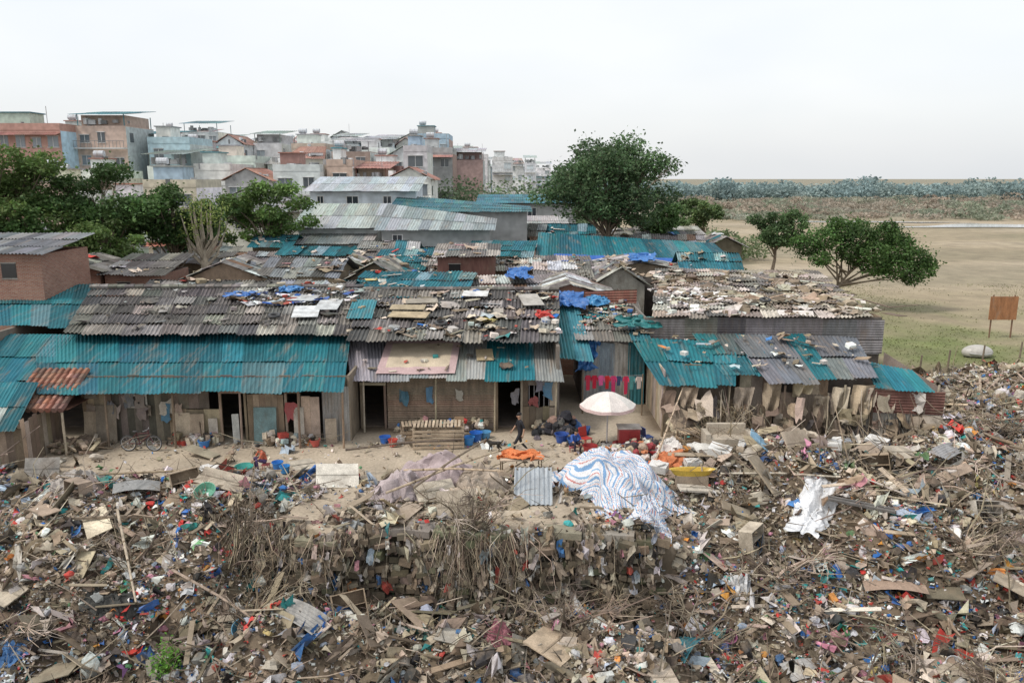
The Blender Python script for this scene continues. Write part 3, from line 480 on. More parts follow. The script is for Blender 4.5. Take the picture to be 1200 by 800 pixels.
for x,z,w,h,c in ((15.3,2.4,1.0,1.7,(.45,.36,.25)),(14.4,2.3,.8,1.3,(.48,.41,.31)),(12.7,2.6,.9,.8,(.5,.42,.28)),(10.0,2.3,.9,1.3,(.28,.23,.18)),(15.9,2.3,.5,1.2,(.35,.3,.24)),(13.6,1.9,.7,1.2,(.33,.27,.2)),(11.3,2.5,.8,1.5,(.3,.24,.17)),(16.6,2.1,.7,1.2,(.38,.32,.25)),(7.6,2.3,.8,1.0,(.34,.27,.2))):
    g=np.linspace(0,1,12); X,Y=np.meshgrid(g,g,indexing='ij'); b.add(gq(np.stack([x+X*w*(1-.3*Y),34.85+.18*np.sin(X*9+Y*3)*(.3+Y)+.1*vn(X*5,Y*5,1,int(x*7)),z-Y*h*(.55+.45*vn(X*4,X*0,1,int(x*3)))],-1)),c,'fabric')
n=60; rags(b,np.stack([U(7,18.5,n),U(34.3,34.9,n),U(.1,1.7,n)],1),np.stack([U(.3,.8,n),U(.3,1.1,n),U(.2,.4,n)],1),rotm(rng.normal(0,.4,n),rng.normal(1.1,.4,n),rng.normal(0,.3,n)),pick(WD+CARD+[(.1,.09,.08,3)],n),'fabric')
b.part('leaning_poles'); n=50; x=U(7,18.5,n); P0=np.stack([x,33.9+U(0,.5,n),x*0],1); sticks(b,P0,P0+np.stack([rng.normal(0,.5,n),U(.4,1.2,n),U(1.2,2.4,n)],1),U(.015,.04,n),pick(STK,n),'bark')
b.part('hay_bundle'); n=700; x=U(8.6,10.8,n); P0=np.stack([x,U(34.4,35.2,n),U(.1,1.6,n)],1); sticks(b,P0,P0+np.stack([rng.normal(0,.35,n),rng.normal(0,.2,n),-U(.1,.7,n)],1),.012,pick([(.42,.34,.22),(.3,.22,.14),(.2,.15,.1)],n),'bark')
b.build()
b=B('patchwork_wall_shack'); b.part('walls')
for i,(x,c) in enumerate(((3.6,(.42,.44,.44)),(4.4,(.28,.34,.38)),(5.2,(.48,.46,.41)),(5.95,(.05,.20,.23)))): corr(b,(x,40.2,0),(x+.85,40.2,0),(x+.85,40.2,3.3-i*.1),(x,40.2,3.3),c,'metal',.2,.02)
box(b,3.6,6.8,40.3,46,0,3.4,(.25,.22,.2),'wood')
b.part('roof'); roof(b,(3.2,39.6,3.4),(7,39.7,3.4),(7.3,46.4,4.4),(3.3,46.4,4.6),[(.03,.16,.19,2),(.2,.19,.17,3),(.35,.34,.32,1)],.9,1.8,.17,.03,.09)
roof(b,(2.3,38.2,3.0),(3.9,38.2,2.9),(3.7,44.0,4.5),(2.2,44.2,4.6),[(.05,.20,.24),(.12,.25,.28)],.8,5,.17,.03,.03)
b.part('rusty_gable'); corr(b,(4.2,46.0,4.3),(4.2,46.0,5.1),(7.2,46.0,5.2),(7.2,46.0,4.3),(.28,.12,.09),'metal',.14,.02)
b.part('litter'); litter(b,3.4,7,40,46,lambda x,y:3.45+(y-39.6)*.16,110,TR+TRC)
b.build()
def drape(name,x0,x1,y0,y1,zf,c,seed,mat='plastic',amp=.25,nn=36,cf=None):
    b=B(name); g=np.linspace(0,1,nn); X,Y=np.meshgrid(g,g,indexing='ij'); x=x0+X*(x1-x0)+(vn(X*6,Y*6,1,seed)-.5)*.5; y=y0+Y*(y1-y0)+(vn(X*6,Y*6,1,seed+1)-.5)*.5
    z=zf(X,Y)+(vn(X*9,Y*9,1,seed+2)-.5)*amp+(vn(X*25,Y*25,1,seed+3)-.5)*amp*.35
    q=gq(np.stack([x,y,z],-1)); 
    if cf is not None: c=cf(q)
    b.add(q,c,mat); b.build()
drape('blue_tarp',2.5,4.1,43.3,45.6,lambda X,Y:4.75+Y*.5-X*.2,(.04,.14,.38),3)
drape('blue_tarp',3.3,4.3,39.6,40.1,lambda X,Y:1.9+Y*1.5,(.04,.15,.38),9)
drape('blue_tarp',4.3,5.6,44.6,46,lambda X,Y:4.5+Y*.3,(.05,.22,.42),23)
drape('green_tarp',5.4,7.6,40.6,41.7,lambda X,Y:4.0+Y*.4,(.02,.15,.15),13)
drape('blue_tarp',-.3,1.2,50,53,lambda X,Y:5.4+Y*.3,(.03,.14,.40),17)
drape('blue_tarp',-13,-11.8,44,45,lambda X,Y:5.4+Y*.1,(.05,.2,.45),19)
drape('blue_tarp',-15.5,-14.2,43,44,lambda X,Y:5.25+Y*.1,(.04,.15,.42),29,amp=.15)
drape('red_cloth',1.2,1.9,39.8,40.8,lambda X,Y:4.65+Y*.15,(.45,.06,.05),27,'fabric',.15,16)
drape('blue_tarp',8.5,10.5,57.5,60,lambda X,Y:5.7+Y*.3,(.04,.16,.42),37)
b=B('clothes_line'); b.part('posts'); tube(b,[(3.5,38.5,0),(3.5,38.5,2.1)],[.04,.04],(.2,.15,.1),'wood'); tube(b,[(6.4,38.2,0),(6.4,38.2,2.1)],[.04,.04],(.2,.15,.1),'wood'); tube(b,[(3.5,38.5,2.05),(5,38.35,1.95),(6.4,38.2,2.05)],[.01,.01,.01],(.3,.3,.3),'plastic')
b.part('garments'); x=3.75
for c in ((.55,.04,.08),(.5,.02,.05),(.7,.12,.3),(.5,.03,.03),(.55,.05,.15),(.05,.07,.15),(.6,.04,.1),(.1,.3,.3),(.7,.6,.55)):
    y=38.5-(x-3.5)*.1; w=U(.15,.22); h=U(.45,.95); zt=1.98; f=lambda a,z,k: A(x+a,y-.02+.04*k,z)
    b.add([[f(-w*.6,zt,0),f(w*.6,zt,0),f(w*.55,zt-h,1),f(-w*.55,zt-h,-1)],[f(-w*.6,zt-.003,0),f(-w*.6,zt-.2,0),f(-w*.95,zt-.35,1),f(-w,zt-.15,1)],[f(w*.6,zt-.003,0),f(w*.6,zt-.2,0),f(w*.95,zt-.35,-1),f(w,zt-.15,-1)]],c,'fabric'); x+=U(.24,.36)
b.build()
# ---------------------------------------------------------------- city
HAZE=A(.60,.66,.68)  # haze colour painted into the house colours, no real atmosphere
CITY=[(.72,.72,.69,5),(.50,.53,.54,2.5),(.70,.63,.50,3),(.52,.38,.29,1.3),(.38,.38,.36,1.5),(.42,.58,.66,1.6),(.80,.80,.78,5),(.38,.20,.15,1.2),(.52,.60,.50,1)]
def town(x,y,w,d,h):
    t=min(.42,.06+(y-90)/420); hazed=lambda c:A(*c)*(1-t)+HAZE*t  # farther houses get more haze mixed into their colours
    b=B('town_house'); b.part('walls'); wc=hazed(pick(CITY)); box(b,x,x+w,y,y+d,0,h,wc,'plaster'); fl=3.1; nf=int(h/fl)
    sc_=hazed(pick(CITY)); box(b,x+w,x+w+.02,y+.02,y+d-.02,0,h-.1,sc_,'plaster')
    b.part('windows'); fr=hazed((.6,.6,.58)); gl=hazed((.05,.06,.07)); nw=max(1,int(w/2.2)); s=w/nw; blank=U()<.2
    for f in range(max(0,nf-4),nf):
        z=h-(nf-f)*fl+.9
        for i in range(nw):
            if U()<(.8 if blank else .22): continue
            ww=U(.16,.28); a,c=x+s*i+s*ww,x+s*i+s*(1-ww); zt=z+U(.9,1.6)
            box(b,a,c,y-.04,y-.005,z,zt,gl*U(.6,2.5),'glass'); box(b,a-.1,c+.1,y-.12,y-.045,z-.12,z-.02,fr,'plaster'); box(b,a-.1,c+.1,y-.22,y-.01,zt+.02,zt+.1,fr,'plaster'); box(b,(a+c)/2-.04,(a+c)/2+.04,y-.06,y-.041,z,zt,fr,'plaster')
        for j in range(int(d/3.5)):
            if U()<.6: continue
            yy=y+1+j*3.3; box(b,x+w+.025,x+w+.07,yy,yy+1.1,z,z+1.3,gl,'glass')
        if U()<.3:
            b.part('balcony'); box(b,x-.05,x+w+.05,y-1.1,y-.13,z-.95,z-.8,fr,'plaster')
            for k in range(int(w/.5)+1): box(b,x+k*.5,x+k*.5+.05,y-1.1,y-1.05,z-.8,z+.1,hazed((.2,.2,.2)),'metal')
            box(b,x-.05,x+w+.05,y-1.12,y-1.04,z+.1,z+.16,hazed((.2,.2,.2)),'metal'); b.part('windows')
        elif U()<.2:
            b.part('awning'); cc=hazed(pick([(.03,.2,.25),(.35,.12,.08),(.3,.3,.3)])); roof(b,(x,y-1.2,z+1.5),(x+w,y-1.2,z+1.5),(x+w,y-.02,z+1.9),(x,y-.02,z+1.9),[tuple(cc)],2,2,.3,.03,.01); b.part('windows')
    b.part('rooftop'); r=U()
    if r<.32:
        c=hazed(pick([(.02,.15,.18,2),(.32,.12,.08,1.3),(.3,.3,.3,1),(.18,.25,.20,1)])); 
        for px,py in ((x+.2,y+.2),(x+w-.3,y+.2),(x+.2,y+d-.3),(x+w-.3,y+d-.3)): box(b,px,px+.1,py,py+.1,h,h+1.7,c,'metal')
        if U()<.6: box(b,x+.4,x+w-.4,y+1,y+d-.5,h,h+1.5,wc*.85,'plaster')
        ro=[(c[0],c[1],c[2])]; roof(b,(x-.4,y-.5,h+1.5),(x+w+.4,y-.5,h+1.5),(x+w+.4,y+d+.3,h+2.6),(x-.4,y+d+.3,h+2.6),ro,2,4,.4,.04,.01)
    elif r<.56:
        ro=[(.34,.14,.09)] if U()<.6 else [(.30,.31,.30)]; c=hazed(ro[0]); xm=x+w/2; ro=[tuple(c)]
        if U()<.5:
            roof(b,(x-.4,y-.4,h),(x-.4,y+d,h),(xm,y+d,h+1.6),(xm,y-.4,h+1.6),ro,2,3,.3,.04,.01); roof(b,(x+w+.4,y-.4,h),(x+w+.4,y+d,h),(xm,y+d,h+1.6),(xm,y-.4,h+1.6),ro,2,3,.3,.04,.01)
            b.add([[A(x,y+.01,h),A(x+w,y+.01,h),A(xm,y+.01,h+1.5),A(xm,y+.01,h+1.5)]],wc,'plaster')
        else: roof(b,(x-.3,y-.4,h),(x+w+.3,y-.4,h),(x+w-.6,y+d/2,h+1.9),(x+.6,y+d/2,h+1.9),ro,2,3,.3,.04,.01); box(b,x+.7,x+w-.7,y+d/2,y+d/2+.3,h,h+1.8,wc,'plaster')
    else:
        for a in ((x,x+w,y-.05,y+.1),(x,x+.15,y+.1,y+d),(x+w-.15,x+w,y+.1,y+d)): box(b,*a,h,h+.9,wc*.95,'plaster')
        k=U(.3,.6)*w; box(b,x+.5,x+.5+k,y+2,y+min(d,5.5),h,h+2.4,hazed(pick(CITY)),'plaster'); box(b,x+.3,x+.7+k,y+1.8,y+min(d,5.5)+.2,h+2.4,h+2.55,hazed(pick([(.3,.3,.3),(.35,.14,.09),(.03,.18,.22)])),'plaster')
        if U()<.6: tube(b,[(x+.7,y+2.8,h+3.1),(x+2.0,y+2.8,h+3.1)],[.42,.42],hazed((.55,.57,.6)),'metal',10); box(b,x+.9,x+1.8,y+2.5,y+3.1,h+2.55,h+2.7,hazed((.3,.3,.3)),'metal')
    b.part('clutter'); n=12; boxes(b,np.stack([U(x+.3,x+w-.3,n),U(y+.3,y+2,n),h+.4+U(0,.3,n)],1),np.stack([U(.3,1.1,n),U(.3,.8,n),U(.3,1.0,n)],1),rotm(U(0,3,n),0,0),hazed((.5,.5,.5))*U(.3,1.4,(n,1)),'plaster')
    if U()<.3: box(b,x+w*.8,x+w*.8+.06,y+1,y+1.06,h,h+3.2,hazed((.3,.3,.3)),'metal')
    b.build()
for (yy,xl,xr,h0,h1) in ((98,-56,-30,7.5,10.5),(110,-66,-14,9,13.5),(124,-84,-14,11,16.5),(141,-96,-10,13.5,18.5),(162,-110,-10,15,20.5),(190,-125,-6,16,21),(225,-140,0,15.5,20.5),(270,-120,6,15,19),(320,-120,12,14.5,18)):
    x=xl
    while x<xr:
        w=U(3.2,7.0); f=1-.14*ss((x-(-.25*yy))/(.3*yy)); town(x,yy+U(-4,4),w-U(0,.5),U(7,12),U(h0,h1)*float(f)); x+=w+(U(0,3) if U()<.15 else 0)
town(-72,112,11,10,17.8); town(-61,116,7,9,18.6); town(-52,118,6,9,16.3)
# ---------------------------------------------------------------- trees
def tree(name,x,y,h,cc,cr,nc,nl,ls,col,tr=.25,lean=(0,0),clumps=None,crk=(.2,.34)):
    b=B(name); z=float(H(x,y)); cx,cy,cz=cc
    if clumps is None:
        clumps=[]
        for i in range(nc):
            d=unit(rng.normal(0,1,3)); d[2]=d[2]*.85+.08; k=U(.35,1.0); clumps.append((cx+d[0]*cr[0]*k,cy+d[1]*cr[1]*k,cz+d[2]*cr[2]*k,U(*crk)*min(cr)*(1.15-.3*k)))
    b.part('trunk'); top=A(cx,cy,cz-cr[2]*.35); base=A(x,y,z-.1); mid=(base+top)/2+A(U(-.2,.2),0,0)
    tube(b,[base,base+(mid-base)*.4,mid,top,A(cx,cy,cz+cr[2]*.3)],[tr*1.25,tr,tr*.8,tr*.55,tr*.2],(.20,.16,.12),'bark',8)
    b.part('limbs')
    for c in clumps:
        s=base+(top-base)*U(.55,1.0); e=A(*c[:3]); m=(s+e)/2+A(U(-.3,.3),U(-.3,.3),U(-.1,.4)); tube(b,[s,m,e],[tr*.32,tr*.2,tr*.07],(.19,.15,.11),'bark',5,False)
        k=6; P0=np.repeat(((m+e)/2)[None],k,0); sticks(b,P0,e+rng.normal(0,c[3]*.55,(k,3)),tr*.07,(.18,.14,.1),'bark')
    b.part('foliage')
    w=A(*[c[3]**2 for c in clumps]); w/=w.sum()
    for c,ww in zip(clumps,w):
        n=int(nl*ww); d=rng.normal(0,1,(n,3)); d/=np.linalg.norm(d,axis=1,keepdims=True); rr=c[3]*(U(.2,1.0,n)**.5)*(1+.45*np.abs(rng.normal(0,1,n))*(U(0,1,n)<.35))
        P=A(*c[:3])+d*rr[:,None]*A(1.15,1.15,.75); g=U(.65,1.4)
        leaves(b,P,ls*U(.6,1.3,n),A(*col)*g*U(.7,1.3,(n,1))*U(.9,1.1,(n,3)))
    b.build()
G1=(.08,.145,.045); G2=(.12,.185,.055); G3=(.095,.16,.065)
tree('leafy_tree',9.3,80,16,(9.5,80,10.8),(7.2,5.5,4.9),72,26000,.33,(.10,.165,.075),.35,crk=(.22,.36))
tree('leafy_tree',16.5,88,9,(15.8,88,6.8),(3.2,3,2.6),18,6000,.36,G1,.2)
tree('leafy_tree',-39,60,13,(-38.5,60,10.0),(6.5,4.5,4.1),44,22000,.3,G2,.3)
tree('leafy_tree',-32.5,63,11,(-31.5,63,8.6),(5.2,4,3.9),36,17000,.3,G1,.3)
tree('leafy_tree',-44,57,13,(-45,57,9.4),(4.6,4,4.5),26,10000,.3,G1,.3)
tree('leafy_tree',-36,57.5,9,(-35,57.5,6.6),(5.4,3,3.0),28,12000,.3,G1,.25)
tree('leafy_tree',-41,55,9,(-41,55,6.2),(5,3,3.2),26,12000,.3,G3,.25)
tree('leafy_tree',-27,64,9.5,(-26.8,64,8.0),(3.9,3,3.6),24,11000,.3,G1,.25)
tree('leafy_tree',-30,58,9.5,(-29.8,58,6.6),(3.2,3,2.8),20,8000,.3,G2,.25)
tree('leafy_tree',-22.3,74,10,(-22.2,74,8.2),(4.2,3,3.0),26,10000,.3,(.13,.21,.06),.25)
tree('leafy_tree',-27.5,74,9,(-27.5,74,7.6),(3.4,3,3.0),20,7000,.3,G1,.2)
tree('leafy_tree',30,93,8,(30.4,93,5.6),(3.6,3.2,2.7),24,9000,.3,G3,.22)
tree('leafy_tree',26,108,9,(25.5,108,6.9),(3.4,3,2.6),18,6000,.36,(.12,.18,.07),.2)
tree('leafy_tree',20,104,8,(20,104,5.6),(4,3,2.6),18,6000,.36,(.11,.17,.065),.2)
cl=[(27.0,70,6.3,1.4),(25.6,70,5.6,1.1),(28.6,70.5,6.9,1.3),(30.2,70,6.3,1.4),(32,70,6.6,1.3),(31,69,5.2,1.3),(33.6,70,5.4,1.5),(35.2,70.3,4.6,1.2),(33.2,69.5,3.9,1.4),(31.6,70,3.9,1.1),(29,69.5,5.2,1.0),(35.8,69.6,3.6,.9),(33.9,71,6.2,1.0),(26.5,69,4.7,.9),(30.5,71.5,7.3,.9),(36.3,70,4.2,.7),(34.5,69,3.0,.8),(29.8,70,4.4,.6),(28.0,70,7.7,.7),(24.8,70,6.2,.6),(32.6,70,7.4,.7)]
tree('leaning_tree',26.8,70,7.5,(29.8,70,4.6),(4,3,2.4),0,18000,.26,(.075,.14,.04),.28,clumps=cl)
b=B('bare_tree'); tube(b,[(-24.3,63,0),(-24.2,63,4),(-24.0,63,6)],[.35,.3,.25],(.45,.39,.30),'bark',8)
for i in range(22):
    a=U(0,6.28); e=A(-24+math.cos(a)*U(.5,1.9),63+math.sin(a)*1.2,U(7,9.8)); s=A(-24.1,63,U(4.5,6)); m=(s+e)/2+A(math.cos(a)*.4,0,-.2); tube(b,[s,m,e],[.14,.1,.03],(.45,.39,.30),'bark',5)
    leaves(b,e+rng.normal(0,.35,(40,3)),.2,A(.24,.30,.08)*U(.7,1.3,(40,1)))
b.build()
def mass(name,n,x0,x1,y0,y1,hf,s,col,z0=0,clump=6,flat=.9,gv=.35,per=140,m='leaf'):
    b=B(name); k=max(1,n//per); cx=U(x0,x1,k); cy=U(y0,y1,k); i=rng.integers(0,k,n); r=clump*(.5+U(0,1,k)); hh=hf(cx,cy)*U(.6,1.1,k)
    d=rng.normal(0,1,(n,3)); d/=np.linalg.norm(d,axis=1,keepdims=True); d*=U(.4,1,(n,1))**.5
    P=np.stack([cx[i]+d[:,0]*r[i],cy[i]+d[:,1]*r[i],z0+hh[i]*.5+d[:,2]*hh[i]*.5*flat],1)
    g=U(1-gv,1+gv,k)[i]; cb=np.array(col,float); cb=cb[rng.integers(0,len(cb),k)][i]; leaves(b,P,s*U(.6,1.3,n),cb*g[:,None]*U(.92,1.08,(n,1)),m); b.build()
mass('distant_tree_line',90000,20,480,395,450,lambda x,y:6.5+6.5*vn(x,y,26,3),1.7,[(.30,.39,.38),(.34,.42,.40),(.27,.36,.36)],clump=6,gv=.14,m='hazy_leaf')  # pale bluish greens imitate distance haze on the trees
mass('distant_tree_line',26000,-160,60,360,420,lambda x,y:12+0*x,2,[(.30,.39,.38),(.34,.42,.40)],clump=8,gv=.14,m='hazy_leaf')  # same haze-tinted greens behind the town
mass('distant_scrub',70000,55,420,222,395,lambda x,y:1.4+3.6*vn(x,y,24,4),1.1,[(.32,.32,.25),(.36,.31,.25),(.27,.30,.22),(.36,.30,.24)],clump=5,gv=.18,m='hazy_leaf')  # scrub colours lightened to imitate distance haze
mass('roadside_bushes',12000,19,34,112,135,lambda x,y:4+0*x,.5,[(.15,.20,.09),(.18,.23,.12)],clump=2.6)
mass('field_shrubs',6000,17,26,66,92,lambda x,y:2.2+0*x,.3,[(.10,.16,.05),(.14,.19,.07)],clump=1.5)
mass('village_trees',20000,-24,14,128,150,lambda x,y:12.0+0*x,.6,[(.14,.21,.11),(.17,.23,.13)],clump=3.2)
n=30000; b=B('grass'); x=U(19,62,n); y=U(46,88,n); dd=vn(x,y,14,6)*.5+vn(x,y,5,7)*.3+vn(x,y,1.5,17)*.2; k=U(0,1,n)<ss(dd*3-1.05)*.7; x,y=x[k],y[k]; n=len(x)
leaves(b,np.stack([x,y,H(x,y)+.03],1),U(.07,.16,n),A(.17,.18,.075)*U(.7,1.3,(n,1))*U(.9,1.1,(n,3))); b.build()
b=B('weed_plant'); n=420; x0,y0=-10.2,21.4; P=A(x0,y0,float(H(x0,y0))+.4)+rng.normal(0,1,(n,3))*A(.22,.2,.3); leaves(b,P,.11,A(.14,.30,.05)*U(.7,1.3,(n,1))); P0=np.repeat(A(x0,y0,float(H(x0,y0)))[None],14,0); sticks(b,P0,P0+rng.normal(0,.2,(14,3))+A(0,0,.6),.012,(.12,.2,.05),'bark'); b.build()
for seed,x0,x1,yb,wd in ((3,88,200,190,22),(7,60,120,211,8),(9,125,260,172,9)):
    b=B('river_water'); t=np.linspace(0,1,40); ya=yb+6*(vn(t*9,t*0,1,seed)-.5); G=np.stack([np.stack([x0+t*(x1-x0),ya,0*t+.12],-1),np.stack([x0+t*(x1-x0),ya+.5+wd*np.sin(t*math.pi)*(.4+.6*vn(t*7,t*0,1,seed+2)),0*t+.12],-1)],1); b.add(gq(G),(.45,.46,.45),'glass'); b.build()
# ---------------------------------------------------------------- signs etc on right
b=B('rusty_sign_board'); b.part('board'); sx,sy=34.6,57.5; box(b,sx,sx+2.0,sy,sy+.06,1.4,3.1,(.36,.17,.08),'metal'); b.part('posts'); 
for xx in (sx+.2,sx+1.75): box(b,xx,xx+.08,sy+.07,sy+.15,0,3.2,(.2,.12,.08),'metal')
b.build()
b=B('fence_posts'); 
for x,y in ((24.5,47),(27,48.5),(30,50),(33,51),(36,51.5)): tube(b,[(x,y,0),(x+.05,y,1.1)],[.06,.05],(.2,.16,.12),'wood')
b.build()
b=B('white_tank'); ell(b,(30.5,51.5,.3),(1.0,.6,.5),(.45,.43,.39),'plastic',16,8,-.4); torus(b,(30.5,51.5,.3),.8,.05,(0,0,1),(.4,.4,.38),'metal'); b.build()
# ---------------------------------------------------------------- items
b=B('patio_umbrella'); ux,uy=4.15,33.6; b.part('pole'); tube(b,[(ux,uy,0),(ux,uy,2.45)],[.03,.025],(.5,.5,.5),'metal'); box(b,ux-.25,ux+.25,uy-.25,uy+.25,0,.12,(.3,.3,.3),'trash'); b.part('canopy')
for i in range(8):
    a0,a1=i*math.pi/4,(i+1)*math.pi/4; g=np.linspace(0,1,6); X,Y=np.meshgrid(g,g,indexing='ij'); th=a0+(a1-a0)*X; rr=Y*1.22*(1-.06*np.sin(np.pi*X)); z=2.45-.55*Y**1.6-.05*np.sin(np.pi*X)*Y
    b.add(gq(np.stack([ux+rr*np.cos(th),uy+rr*np.sin(th),z],-1)),(.66,.63,.58) if i%2 else (.60,.55,.51),'fabric')
    q=np.stack([ux+1.22*np.cos(th[:,-1])*(1-.06*np.sin(np.pi*X[:,-1])),uy+1.22*np.sin(th[:,-1])*(1-.06*np.sin(np.pi*X[:,-1])),z[:,-1]],-1); b.add(gq(np.stack([q,q-A(0,0,.14)],1)),(.6,.45,.42),'fabric')
    tube(b,[(ux,uy,2.4),(ux+1.2*math.cos(a0),uy+1.2*math.sin(a0),1.9)],[.01,.01],(.4,.4,.4),'metal',4)
b.build()
b=B('red_cabinet'); box(b,4.6,5.5,33.0,33.6,.05,.95,(.35,.05,.05),'plastic'); box(b,4.65,5.03,32.97,32.995,.15,.85,(.28,.03,.03),'plastic'); box(b,5.07,5.45,32.97,32.995,.15,.85,(.28,.03,.03),'plastic'); box(b,4.55,5.55,32.95,33.65,.95,1.0,(.5,.45,.4),'wood'); b.build()
def tarp(name,cx,cy,rx,ry,h,cf,seed,yaw=0,nn=110,mat='fabric',fold=.16,pw=2.2,hf=.9):
    b=B(name); g=np.linspace(-1,1,nn); X,Y=np.meshgrid(g,g,indexing='ij'); r=np.clip(np.abs(X)**2.5+np.abs(Y)**2.5,0,2)**(1/2.5); an=np.arctan2(Y,X)
    wob=1+.35*(vn(np.cos(an)*1.5,np.sin(an)*1.5,.7,seed)-.5)+.25*(vn(np.cos(an)*3,np.sin(an)*3,.5,seed+7)-.5)*r
    z=h*np.clip(1-(r)**pw,0,1)*(.65+.7*vn(X*2,Y*2,.8,seed+1))+fold*(np.abs(vn(X*5+Y*2,Y*3,.8,seed+2)-.5)*2.6+hf*vn(X*9,Y*12-X*4,.9,seed+3))*(.35+.65*np.clip(1.2-r,0,1))
    x=X*rx*wob+.3*(vn(X*4,Y*4,1,seed+4)-.5); y=Y*ry*wob+.3*(vn(X*4,Y*4,1,seed+5)-.5); c,s=math.cos(yaw),math.sin(yaw); xw=cx+x*c-y*s; yw_=cy+x*s+y*c
    zz=z+np.maximum(H(xw,yw_),-.6 if cy>25 else -9)+.02
    q=gq(np.stack([xw,yw_,zz],-1)); t=gq(np.stack([X,Y,X*0],-1)).mean(1); b.add(q,cf(t),mat); ob=b.build(); return ob
def stripe(t):
    u=(t[:,0]*1.0+.16*np.sin(t[:,1]*4)+.14*np.sin(t[:,0]*5+t[:,1]*3)+.05*vn(t[:,0]*4,t[:,1]*4,1,8))*8.5; f=u%1; c=np.tile(A(.62,.62,.63),(len(t),1)); c[(f<.22)]=A(.17,.30,.48); c[(f>.38)&(f<.45)]=A(.48,.20,.18); c[(f>.60)&(f<.70)]=A(.22,.36,.52); return c
flat=lambda r,g,b_:(lambda t:A(r,g,b_)[None]*(.92+.16*vn(t[:,:1]*9,t[:,1:2]*9,1,3)))
tarp('striped_tarpaulin_heap',3.9,28.7,1.9,2.1,1.1,stripe,4,.5,fold=.28,hf=.25,nn=170)
tarp('striped_tarpaulin_heap',4.9,26.4,.6,1.1,.5,stripe,14,-.2,80,hf=.25)
tarp('grey_tarpaulin',-2.9,29.3,1.8,1.2,.8,flat(.38,.31,.31),24,.1,fold=.22,hf=.3)
tarp('grey_tarpaulin',-4.1,28.0,1.0,.8,.7,flat(.40,.34,.34),34,.1,50,hf=.3)
tarp('brown_tarpaulin',-1.2,28.4,1.1,.7,.7,flat(.36,.30,.24),35,.3,50,fold=.25,hf=.3)
tarp('white_tarpaulin',10.9,27.2,1.5,.6,.3,flat(.64,.65,.66),44,.9,60,fold=.15,hf=.2)
tarp('orange_cloth',6.3,31.0,.8,.6,.3,flat(.52,.18,.08),54,.3,50)
tarp('white_plastic_sheet',6.6,31.9,.8,.5,.5,flat(.66,.63,.59),64,.3,50)
tarp('grey_plastic_sheet',-16.8,29.3,1.0,.7,.35,flat(.36,.33,.30),74,.3,50)
tarp('green_net',-3.2,22.4,.9,.35,.12,flat(.05,.12,.10),84,-.3,50)
tarp('black_plastic_sheet',-12.8,23.6,.8,.5,.2,flat(.06,.06,.055),94,.4,50)
tarp('pink_blanket',-.3,21.6,.5,.3,.15,flat(.32,.13,.15),104,.5,50)
tarp('blue_plastic_sheet',-15.3,22.2,.4,.3,.2,flat(.08,.18,.36),114,.5,50)
tarp('beige_blanket',12.5,31.6,1.2,.7,.4,flat(.50,.43,.34),124,-.3,50)
tarp('white_plastic_sheet',7.6,24.8,.4,.3,.12,flat(.6,.6,.59),134,.5,50)
def table(name,x,y,w,d,h,c,yaw=0,m='wood'):
    b=B(name); b.part('top'); cs,sn=math.cos(yaw),math.sin(yaw); z=float(H(x,y)); obox(b,(x,y,z+h),(w,d,.05),yaw,0,0,c,m); b.part('legs')
    for i in (-1,1):
        for j in (-1,1): px,py=x+cs*i*(w/2-.08)-sn*j*(d/2-.08),y+sn*i*(w/2-.08)+cs*j*(d/2-.08); tube(b,[(px,py,z-.1),(px,py,z+h-.025)],[.03,.03],(.2,.15,.1),'wood')
    b.build()
table('wooden_table',.35,30.3,1.7,1.0,.7,(.5,.4,.3),.1)
drape('orange_cloth',-.5,1.1,29.8,30.8,lambda X,Y:.82-.12*np.abs(X-.5)+0*Y,(.60,.19,.07),33,'fabric',.22,30)
b=B('corrugated_sheet'); corr(b,(.05,27.0,.05),(1.45,27.0,.05),(1.5,28.9,.75),(.1,28.9,.75),(.36,.39,.41),'metal',.17,.03); tube(b,[(.2,28.8,0),(.2,28.8,.75)],[.03,.03],(.2,.15,.1),'wood'); tube(b,[(1.4,28.8,0),(1.4,28.8,.75)],[.03,.03],(.2,.15,.1),'wood'); b.build()
def crate(name,x,y,w,d,h,yaw,c):
    b=B(name); cs,sn=math.cos(yaw),math.sin(yaw); z0=float(H(x,y)); L=lambda a,e:(x+cs*a-sn*e,y+sn*a+cs*e)
    for k in range(max(2,int(h/.18))):
        z=z0+.1+k*.18
        for s_ in (-1,1):
            p=L(0,s_*d/2); obox(b,(p[0],p[1],z),(w,.025,.11),yaw,0,U(-.02,.02),A(*c)*U(.7,1.2),'wood'); p=L(s_*w/2,0); obox(b,(p[0],p[1],z),(.025,d-.06,.11),yaw,0,0,A(*c)*U(.7,1.2),'wood')
    for i in (-1,1):
        for j in (-1,1): p=L(i*(w/2-.06),j*(d/2-.06)); obox(b,(p[0],p[1],z0+h/2),(.07,.07,h+.1),yaw,0,0,A(*c)*.8,'wood')
    for k in range(int(w/.16)): p=L(-w/2+.08+k*.16,0); obox(b,(p[0],p[1],z0+h+.07),(.1,d,.02),yaw,0,0,A(*c)*U(.7,1.2),'wood')
    b.build()
crate('wooden_crate',-3.2,33.6,2.2,1.0,.95,.05,(.45,.36,.26)); crate('wooden_crate',-4.5,34.4,.9,.8,.7,.2,(.36,.28,.2)); crate('wooden_crate',7.7,33.2,1.0,.8,.7,.3,(.4,.3,.2)); crate('wooden_crate',-1.6,27.0,1.2,.8,.5,.2,(.4,.32,.24))
